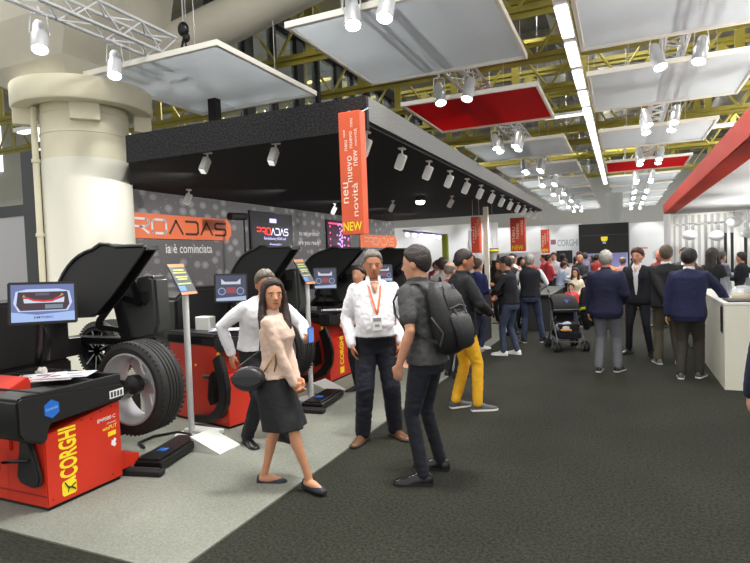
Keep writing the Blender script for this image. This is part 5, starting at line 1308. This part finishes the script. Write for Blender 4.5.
gv = MB(); gv.ell((0, 0, .03), (.03, .02, .03)); gv.ell((.045, 0, .03), (.025, .02, .035)); gv.ell((-.04, 0, .015), (.03, .015, .012)); g = gv.build('cloth_rag', mat('rag_white', rgb(215, 212, 205), .8), loc=(-4.3, 2.95, .85), smooth=180); tag(g, 'crumpled white rag on the black tray left of the brochures', 'rag')

# ---------------------------------------------------------------- information posts
def info_post(loc, z, lab):
    t = thing('information_stand', lab, 'sign', loc, 0, 'information posts beside the machines')
    MB().cyl((0, 0, 0), (0, 0, z), .03, n=16).build('pole', mat('post_grey', rgb(205, 206, 204), .4, .1), t, 40)
    MB().lathe([(0, 0), (.16, 0), (.16, .008), (.03, .014), (0, .014)], 28).build('base_plate', mat('post_grey', rgb(205, 206, 204), .4, .1), t, 40)
    # board faces the aisle, leaning back
    M = Matrix.Translation((-.03, 0, z + .10)) @ Matrix.Rotation(PI / 2, 4, 'Z') @ Matrix.Rotation(math.radians(60), 4, 'X') @ Matrix.Diagonal((.72, .86, 1, 1))
    b_ = MB().box(-.15, .15, -.2, .2, -.006, .006, M=M).build('board', mat('board_dark', rgb(66, 72, 80), .4), t)
    mb = MB(); mb.box(-.15, .15, .16, .2, .006, .008, M=M); mb.box(-.15, .15, -.2, -.17, .006, .008, M=M); mb.build('print', ORANGE, b_)
    mb = MB()
    for k, (a, w) in enumerate(((.12, .1), (.085, .12), (.03, .11), (.0, .09), (-.06, .12))): mb.box(-w, w, a - .007, a + .007, .006, .008, M=M)
    mb.build('print', mat('print_lime', rgb(190, 200, 90), .5), b_)
    mb = MB(); mb.box(-.14, -.02, -.15, -.09, .006, .008, M=M); mb.build('print', mat('print_sky', rgb(80, 130, 220), .5), b_)
    return t
info_post((-3.94, 4.22, .012), 1.44, 'white post with tilted information board before the middle balancer')
info_post((-3.50, 5.80, .012), 1.45, 'white post with tilted information board right of the stooping man')
bx = MB().box(-.1, .1, -.06, .06, 0, .16, .01).build('socket_box', WHITE, loc=(-4.3, 4.9, .95)); tag(bx, 'small white box behind the nearer information post', 'box')
# ---------------------------------------------------------------- far end of the hall
FW = mat('far_wall_white', rgb(226, 228, 230), .7, var=.04, vscale=1)
w = thing('exhibition_wall', 'white exhibition wall with grey lettering at the far left end', 'wall', (-1.7, 27, 0))
MB().box(-14, 0, 0, .12, 0, 3.0).build('wall_panel', FW, w)
mb = MB(); text(mb, 'CORGHI', (-1.05, -.006, 2.0), (1, 0, 0), (0, 0, 1), .9, .3, .006); mb.build('lettering', mat('far_grey', rgb(140, 150, 160), .6), w)
mb = MB(); mb.box(-1.35, -1.12, -.01, 0, 2.1, 2.32); mb.build('logo', mat('logo_mauve', rgb(150, 90, 110), .6), w)
MB().box(-1.1, -.4, -.05, 0, 1.2, 1.8).build('television', BLACK, w)
w = thing('exhibition_wall', 'white exhibition wall with faint picture right of the black box', 'wall', (.3, 27, 0))
MB().box(0, 9, 0, .12, 0, 2.9).build('wall_panel', FW, w)
mb = MB(); mb.prism([(.9, 1.6), (1.5, 2.0), (1.9, 1.8), (2.4, 2.3), (3.0, 2.0), (3.4, 1.4), (.9, 1.3)], -.01, 0, 'y'); mb.build('print', mat('print_grey', rgb(190, 196, 204), .7), w)
mb = MB(); mb.box(.1, .7, -.012, 0, 1.75, 1.82); mb.box(.2, .6, -.012, 0, 1.5, 1.56); mb.build('print', mat('print_rose', rgb(214, 140, 145), .7), w)
k = thing('black_stand', 'large black box of a stand at the far end of the aisle', 'stand', (-.7, 25.6, 0))
MB().box(-1.02, .95, 0, 1.3, 1.62, 2.88).build('upper_box', BLACKM, k)
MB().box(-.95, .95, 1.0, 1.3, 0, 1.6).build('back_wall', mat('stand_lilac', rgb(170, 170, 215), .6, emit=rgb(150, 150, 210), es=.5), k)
for x in (-.93, .93): MB().box(x - .03, x + .03, .02, .1, 0, 1.65).build('post', BLACKM, k)
MB().box(-.95, .95, -.004, 0, 2.38, 2.4).build('seam', GREYP, k)
mb = MB(); mb.prism([(-.13, 2.2), (-.09, 2.12), (.09, 2.12), (.13, 2.2), (.13, 2.32), (-.13, 2.32)], -.03, -.01, 'y'); mb.build('emblem', YTXT, k); MB().box(-.06, .06, -.03, -.01, 2.02, 2.1).build('emblem', mat('pale_blue', rgb(170, 190, 230), .5), k)
cg = MB().box(-.35, .35, 0, .3, 0, 4.4, .01).build('hall_pillar', mat('pillar_grey', rgb(196, 196, 194), .6), loc=(-.45, 26.6, 0)); cg.location = (-.3, 28.2, 0)
tag(cg, 'pale square pillar rising behind the black stand', 'pillar')
# hanging banners farther off
def far_banner(x, y, z0, z1, w, lab, new=True):
    t = thing('hanging_banner', lab, 'banner', (x, y, z0))
    MB().box(-w / 2, w / 2, -.12, .12, 0, z1 - z0, .005).build('banner_cloth', mat('banner_red', rgb(216, 74, 44), .55, var=.1, vscale=3), t)
    mb = MB(); random.seed(int(x * 10)); 
    for q in range(3): text(mb, ['neu', 'nuevo', 'novità'][q], (-w * .25 + w * .28 * q + .03, -.125, (z1 - z0) * (.28 + .1 * q)), (0, 0, 1), (-1, 0, 0), (z1 - z0) * .45, w * .18)
    mb.build('lettering', mat('banner_pale', rgb(250, 225, 205), .5), t)
    if new: mb = MB(); text(mb, 'NEW', (-w * .4, -.126, .05), (1, 0, 0), (0, 0, 1), w * .8, (z1 - z0) * .13, .03); mb.build('lettering', YTXT, t)
    for sx in (-1, 1): MB().cyl((sx * w * .4, 0, z1 - z0), (sx * w * .4, 0, z1 - z0 + 1.2), .006, n=5).build('cord', STEEL, t)
far_banner(-2.85, 17, 1.78, 2.78, .42, 'red hanging banner ending in NEW beyond the vest man')
far_banner(-2.68, 22, 1.70, 2.6, .30, 'narrow red hanging banner beside the far grey lettering')
far_banner(-3.15, 13, 1.76, 2.6, .19, 'dark red narrow banner beyond the yellow trousers man', False)
# white post beside the narrow banner, yellow post, row of violet lamps
tag(MB().box(-.055, .055, -.055, .055, 0, 2.85, .005).build('post', mat('post_cream', rgb(240, 236, 214), .5), loc=(-2.98, 13.3, 0)), 'cream post right of the dark red narrow banner', 'post')
tag(MB().box(-.07, .07, -.07, .07, 0, 2.3, .005).build('post', mat('post_lime', rgb(176, 186, 50), .5), loc=(-4.34, 14.4, 0)), 'lime yellow post behind the backpack man', 'post')
lt = thing('light_bar', 'row of violet white lamps glowing left of the lime post', 'light', (-5.6, 14.6, 2.36))
MB().cyl((0, 0, .1), (-.0, 4.2, .1), .03, n=8).build('bar', mat('bar_violet', rgb(90, 80, 150), .5), lt, 40)
for q in range(7): MB().ell((0, .3 + .6 * q, 0), (.06, .08, .06)).build('lamp', LAMPV, lt, 180)
hs = thing('round_sign', 'hanging black and yellow round topped sign over the crowd', 'sign', (-2.98, 14, 1.5))
MB().cyl((0, 0, .26), (0, 0, .36), .14, n=20).build('cap', mat('cap_black', rgb(50, 44, 34), .5), hs, 40); MB().cyl((0, 0, .285), (0, 0, .335), .143, n=20).build('yellow_band', YTXT, hs, 40); MB().lathe([(.12, .26), (.07, .06), (.0, .06)], 18).build('cone', mat('cone_grey', rgb(200, 196, 186), .5), hs, 40); MB().cyl((0, 0, .36), (0, 0, 1.5), .006, n=5).build('cord', STEEL, hs)
aw = thing('red_awning', 'red awning of a small far stand under the narrow banner', 'awning', (-2.55, 20, 0))
MB().prism([(-.4, 1.5), (.4, 1.5), (.34, 1.66), (-.34, 1.66)], -.2, .2, 'y').build('awning_cloth', mat('awning_red', rgb(190, 50, 44), .6), aw)
for sx in (-1, 1): MB().cyl((sx * .36, 0, 0), (sx * .36, 0, 1.5), .02, n=8).build('post', STEEL, aw, 40)
# bright walls of the stand beyond the canopy on the left
bw = thing('exhibition_wall', 'bright white stand walls seen behind the backpack man', 'wall', (-5.2, 20.6, 0))
MB().box(-5, 1.0, 0, .1, 0, 2.9).build('wall_panel', FW, bw); MB().box(.2, .24, -1.2, 0, 0, 2.6).build('side_panel', FW, bw)
# red stacks: shelves of small parts far off, lots of colour
sh = thing('display_shelf', 'far display shelf crowded with small red and white parts', 'shelf', (-3.4, 19.2, 0))
MB().box(-.9, .9, 0, .4, 0, .9).build('cabinet', mat('shelf_red', rgb(170, 50, 50), .6), sh); MB().box(-.9, .9, .35, .4, .9, 1.75).build('back_panel', FW, sh)
for q, c in enumerate(((190, 40, 50), (225, 225, 225), (50, 50, 55), (200, 60, 60), (210, 200, 190), (40, 44, 60), (190, 60, 60), (220, 220, 225))):
    o = MB().box(-.08, .08, -.08, .08, 0, .16 + .03 * (q % 3), .01).build('parts_box', cloth(*c), loc=(-4.15 + .21 * q, 19.35, .9)); tag(o, 'small %s parts box on the far display shelf, %s from the left' % (['red', 'white', 'black', 'light red', 'beige', 'navy', 'dull red', 'pale grey'][q], ['first', 'second', 'third', 'fourth', 'fifth', 'sixth', 'seventh', 'last'][q]), 'box', 'parts boxes on the far shelf')
# dark counters left of the aisle
dc = thing('reception_desk', 'long dark desk running along the left edge of the aisle', 'desk', (-2.1, 10.2, 0))
DK = mat('desk_dark', rgb(48, 50, 50), .7)
MB().prism([(0.15, 0), (.65, 0), (.65, .78), (.15, .78)], 2.2, 5.2, 'y').build('front_panel', DK, dc); MB().box(.1, .7, 2.1, 5.3, .78, .81, .005).build('desk_top', mat('desk_top', rgb(74, 76, 72), .5), dc)
tb = thing('display_table', 'black cloth covered table behind the sweater man', 'table', (-2.85, 10.75, 0))
MB().box(-.35, .4, -.45, .45, 0, 1.0, .02).build('table_cloth', BLACKM, tb); MB().box(-.35, .4, -.45, .45, 1.0, 1.03, .005).build('tabletop', WHITE, tb)
for q, (x, y, n) in enumerate(((-2.75, 10.6, 'white leaflet stack nearest the aisle on the black table'), (-2.85, 10.98, 'white leaflet stack farther back on the black table'))):
    o = MB().box(-.11, .11, -.15, .15, 0, .03).build('leaflet_stack', WTXT, loc=(x, y, 1.031)); tag(o, n, 'leaflets')

# ---------------------------------------------------------------- stroller
s = thing('stroller', 'black folding stroller standing alone in the aisle with a loaded basket', 'stroller', (-.93, 10.2, 0), math.radians(22)); s.scale = (.94, .94, .94)
FRS = mat('frame_grey', rgb(110, 112, 116), .35, .6)
mb = MB()
for sx in (-1, 1):
    mb.tube([(sx * .24, -.30, .16), (sx * .23, -.02, .5), (sx * .22, .28, .98), (sx * .2, .36, 1.06)], .013, 8)
    mb.tube([(sx * .24, .32, .14), (sx * .23, .05, .48), (sx * .22, -.12, .62)], .012, 8); mb.tube([(sx * .24, -.3, .17), (sx * .24, .32, .16)], .01, 8)
mb.tube([(-.23, -.3, .17), (.23, -.3, .17)], .01, 8); mb.tube([(-.23, .32, .15), (.23, .32, .15)], .01, 8); mb.build('frame', FRS, s, 60)
for sx in (-1, 1): MB().tube([(sx * .2, .35, 1.05), (sx * .2, .42, 1.08)], .018, 8).build('handle', BLACK, s, 60)
mb = MB(); mb.prism([(-.22, .42), (.12, .42), (.3, .92), (.24, .94), (.08, .5), (-.22, .48)], -.19, .19, 'x', bev=.012); mb.prism([(-.22, .30), (-.16, .30), (-.16, .46), (-.22, .46)], -.17, .17, 'x', bev=.01); mb.build('seat', BLACKM, s, 40)
mb = MB(); R = []
for a in range(0, 121, 12):
    q = math.radians(a - 5); R.append([(x * .23, .20 - math.cos(q) * .30 * (1 - .12 * abs(x) ** 2), .72 + math.sin(q) * .30 * (1 - .18 * abs(x) ** 2)) for x in (-1, -.8, -.4, 0, .4, .8, 1)] + [(x * .22, .20 - math.cos(q) * .28 * (1 - .12 * abs(x) ** 2), .72 + math.sin(q) * .28 * (1 - .18 * abs(x) ** 2)) for x in (1, .8, .4, 0, -.4, -.8, -1)])
mb.loft(R); 
for sx in (-1, 1): mb.prism([(.20, .70)] + [(.20 - math.cos(math.radians(a - 5)) * .27, .72 + math.sin(math.radians(a - 5)) * .25) for a in range(0, 121, 15)], sx * .225, sx * .215, 'x')
h_ = mb.build('sun_hood', BLACKM, s, 50)
mb = MB(); mb.tube([(x * .235, .20 - math.cos(-.09) * .305 * (1 - .12 * x * x), .74 + 0 * x) for x in (-1, -.8, -.4, 0, .4, .8, 1)], .01, 6); mb.build('hood_piping', FRS, h_, 60)
MB().prism([(-.05, .93), (.05, .93), (0, .86)], -.085, -.08, 'y').build('hood_badge', mat('badge_violet', rgb(110, 110, 190), .5), h_)
mb = MB(); mb.prism([(-.27, .22), (.22, .22), (.26, .34), (-.3, .34)], -.2, .2, 'x', bev=.02); mb.build('basket', mat('basket_navy', rgb(36, 38, 52), .8), s, 40)
for x in (-1, 1):
    for y in (-.32, .33):
        for dx in (-.035, .035):
            M = Matrix.Translation((x * .25 + dx, y, .10)) @ Matrix.Rotation(PI / 2, 4, 'Y')
            wv = MB().lathe([(.065, -.018), (.092, -.018), (.1, -.008), (.1, .008), (.092, .018), (.065, .018)], 20, M, closed=True).build('wheel', TYRE, s, 40)
            MB().lathe([(0, -.01), (.066, -.01), (.066, .01), (0, .01)], 20, M).build('hub', mat('hub_grey', rgb(150, 150, 152), .5), wv, 40)
# what lies in the basket and hangs on the handle
mb = MB(); mb.ell((0, 0, .06), (.13, .12, .07)); mb.ell((.05, .03, .1), (.08, .07, .06)); mb.ell((-.07, 0, .08), (.07, .08, .05))
o = mb.build('folded_blanket', mat('blanket_pale', rgb(196, 200, 214), .9, bump=.6, bscale=30), loc=(-.95, 10.08, .335), smooth=180); tag(o, 'pale crumpled blanket lying in the basket of the stroller', 'blanket')
o = MB().box(-.09, .09, -.03, .03, 0, .035, .01).build('packet', mat('packet_orange', rgb(216, 150, 60), .5), loc=(-.9, 9.93, .345)); tag(o, 'orange packet at the front of the stroller basket', 'packet')
jk = thing('hanging_jacket', 'dark jacket hung on the stroller handle with a lime ribbon', 'jacket', (-.62, 10.45, 0))
mb = MB(); mb.caps([(0, 0, 1.0), (.02, 0, .8), (.03, 0, .55), (.02, 0, .36)], [.07, .12, .11, .06], 12); mb.caps([(.06, 0, .95), (.11, .02, .7), (.1, .03, .42)], [.06, .06, .05], 10)
remesh(mb, 'cloth', BLACKM, jk, .016, 2, fold=.012)
mb = MB(); mb.ell((-.03, -.13, .70), (.05, .02, .025)); mb.ell((.04, -.13, .72), (.045, .02, .028)); mb.tube([(-.1, -.1, .66), (0, -.14, .7), (.1, -.1, .75)], .012, 6); mb.build('lime_ribbon', mat('ribbon_lime', rgb(200, 220, 40), .6), jk, 60)

# ---------------------------------------------------------------- light
def area(name, loc, sx, sy, power, rot=(0, 0, 0), col=(1, 1, 1)):
    d = bpy.data.lights.new(name, 'AREA'); d.shape = 'RECTANGLE'; d.size = sx; d.size_y = sy; d.energy = power; d.color = col
    o = bpy.data.objects.new(name, d); COL.objects.link(o); o.location = loc; o.rotation_euler = rot; return o
def spotl(name, loc, to, power, ang=60, blend=.6, col=(1, 1, 1), r=.05):
    d = bpy.data.lights.new(name, 'SPOT'); d.energy = power; d.spot_size = math.radians(ang); d.spot_blend = blend; d.color = col; d.shadow_soft_size = r
    o = bpy.data.objects.new(name, d); COL.objects.link(o); o.location = loc
    o.rotation_euler = (V(to) - V(loc)).to_track_quat('-Z', 'Y').to_euler(); return o
# unseen fill lamps added to brighten hall and panels, between and above the girders
for i, (x, y) in enumerate(((-9, 5), (-1.0, 3.8), (5, 6), (-9, 13), (5, 14), (-1.0, 13), (-9, 22), (5, 23), (-1.0, 22), (-1, 29), (-1, 36), (-8, 30), (5, 31))):
    area('roof_fill', (x, y, 7.9), 1.2, 1.2, 420 * KL, col=(1, .98, .93))
# the fluorescent strip
for i in range(4): area('strip_light', (-.6, 6.6 + 5 * i, 4.44), .12, 4.6, 60 * KL)
# canopy spotlights aimed into the booth
for k_ in range(14):
    if k_ % 2 == 0 or k_ < 6: spotl('canopy_spot', (-2.50, 5.32 + 1.03 * k_, 2.78), (-5.0, 5.2 + 1.03 * k_, .2), 90 * KS, 80, .8, (1, .97, .92))
for k_ in range(6): spotl('wall_fill', (-5.4, 6.3 + 2.4 * k_, 2.9), (-7.6, 6.3 + 2.4 * k_, 1.7), 120 * KS, 110, .9, (1, .98, .95))  # added fill to brighten the printed wall, no fixtures hang here
spotl('canopy_spot', (-4.46, 4.95, 2.78), (-4.2, 3.4, .6), 80 * KS, 90, .8); spotl('canopy_spot', (-3.5, 4.95, 2.78), (-3.2, 3.6, .6), 80 * KS, 90, .8)
# truss spotlights
for i, (x, y, z, rz) in enumerate(SPOTS):
    if y > 24: continue
    tx = x + (-1.2 if x < -1 else (.6 if rz < 0 else -.6)) 
    if i < 4 or i % 2 == 0: spotl('truss_spot', (x - math.sin(rz) * -.1, y - .14, z - .48), (tx, y - 1.0, 0), 150 * KS, 55, .7, (1, .98, .96))
# wall washers over the far walls
for x in (-9, -7, -5.2, -3.6, -2.2, 1.0, 2.4, 4.0): spotl('far_washer', (x, 25.9, 3.5), (x, 27, 1.6), 45 * KS, 70, .3)
for x in (-9, -7, -5): spotl('far_washer', (x, 19.4, 2.9), (x, 20.6, 1.4), 60 * KS, 100, .6)
for q in (8.5, 12, 15.5): spotl('soffit_fill', (3.6, q, .9), (3.4, q, 2.8), 420, 130, .9, (1, .99, .97))  # invented upward lamps, added to whiten the soffit
for q in (2.4, 4.2, 6.0): spotl('slat_fill', (q, 18.4, 2.68), (q, 20.1, 1.5), 120, 90, .5)  # extra light added so the slats come out brighter, without any fixtures
w = bpy.data.worlds.new('world'); SC.world = w; w.use_nodes = True
w.node_tree.nodes['Background'].inputs[0].default_value = (1, .985, .95, 1); w.node_tree.nodes['Background'].inputs[1].default_value = WORLD
SC.view_settings.view_transform = 'Standard'; SC.view_settings.look = 'None'; SC.view_settings.gamma = 1; SC.view_settings.exposure = EXPO; SC.view_settings.use_curve_mapping = False
SC.cycles.use_denoising = True; SC.cycles.max_bounces = 6; SC.cycles.transparent_max_bounces = 10; SC.cycles.sample_clamp_indirect = 6
try: SC.cycles.denoiser = 'OPENIMAGEDENOISE'
except Exception: pass
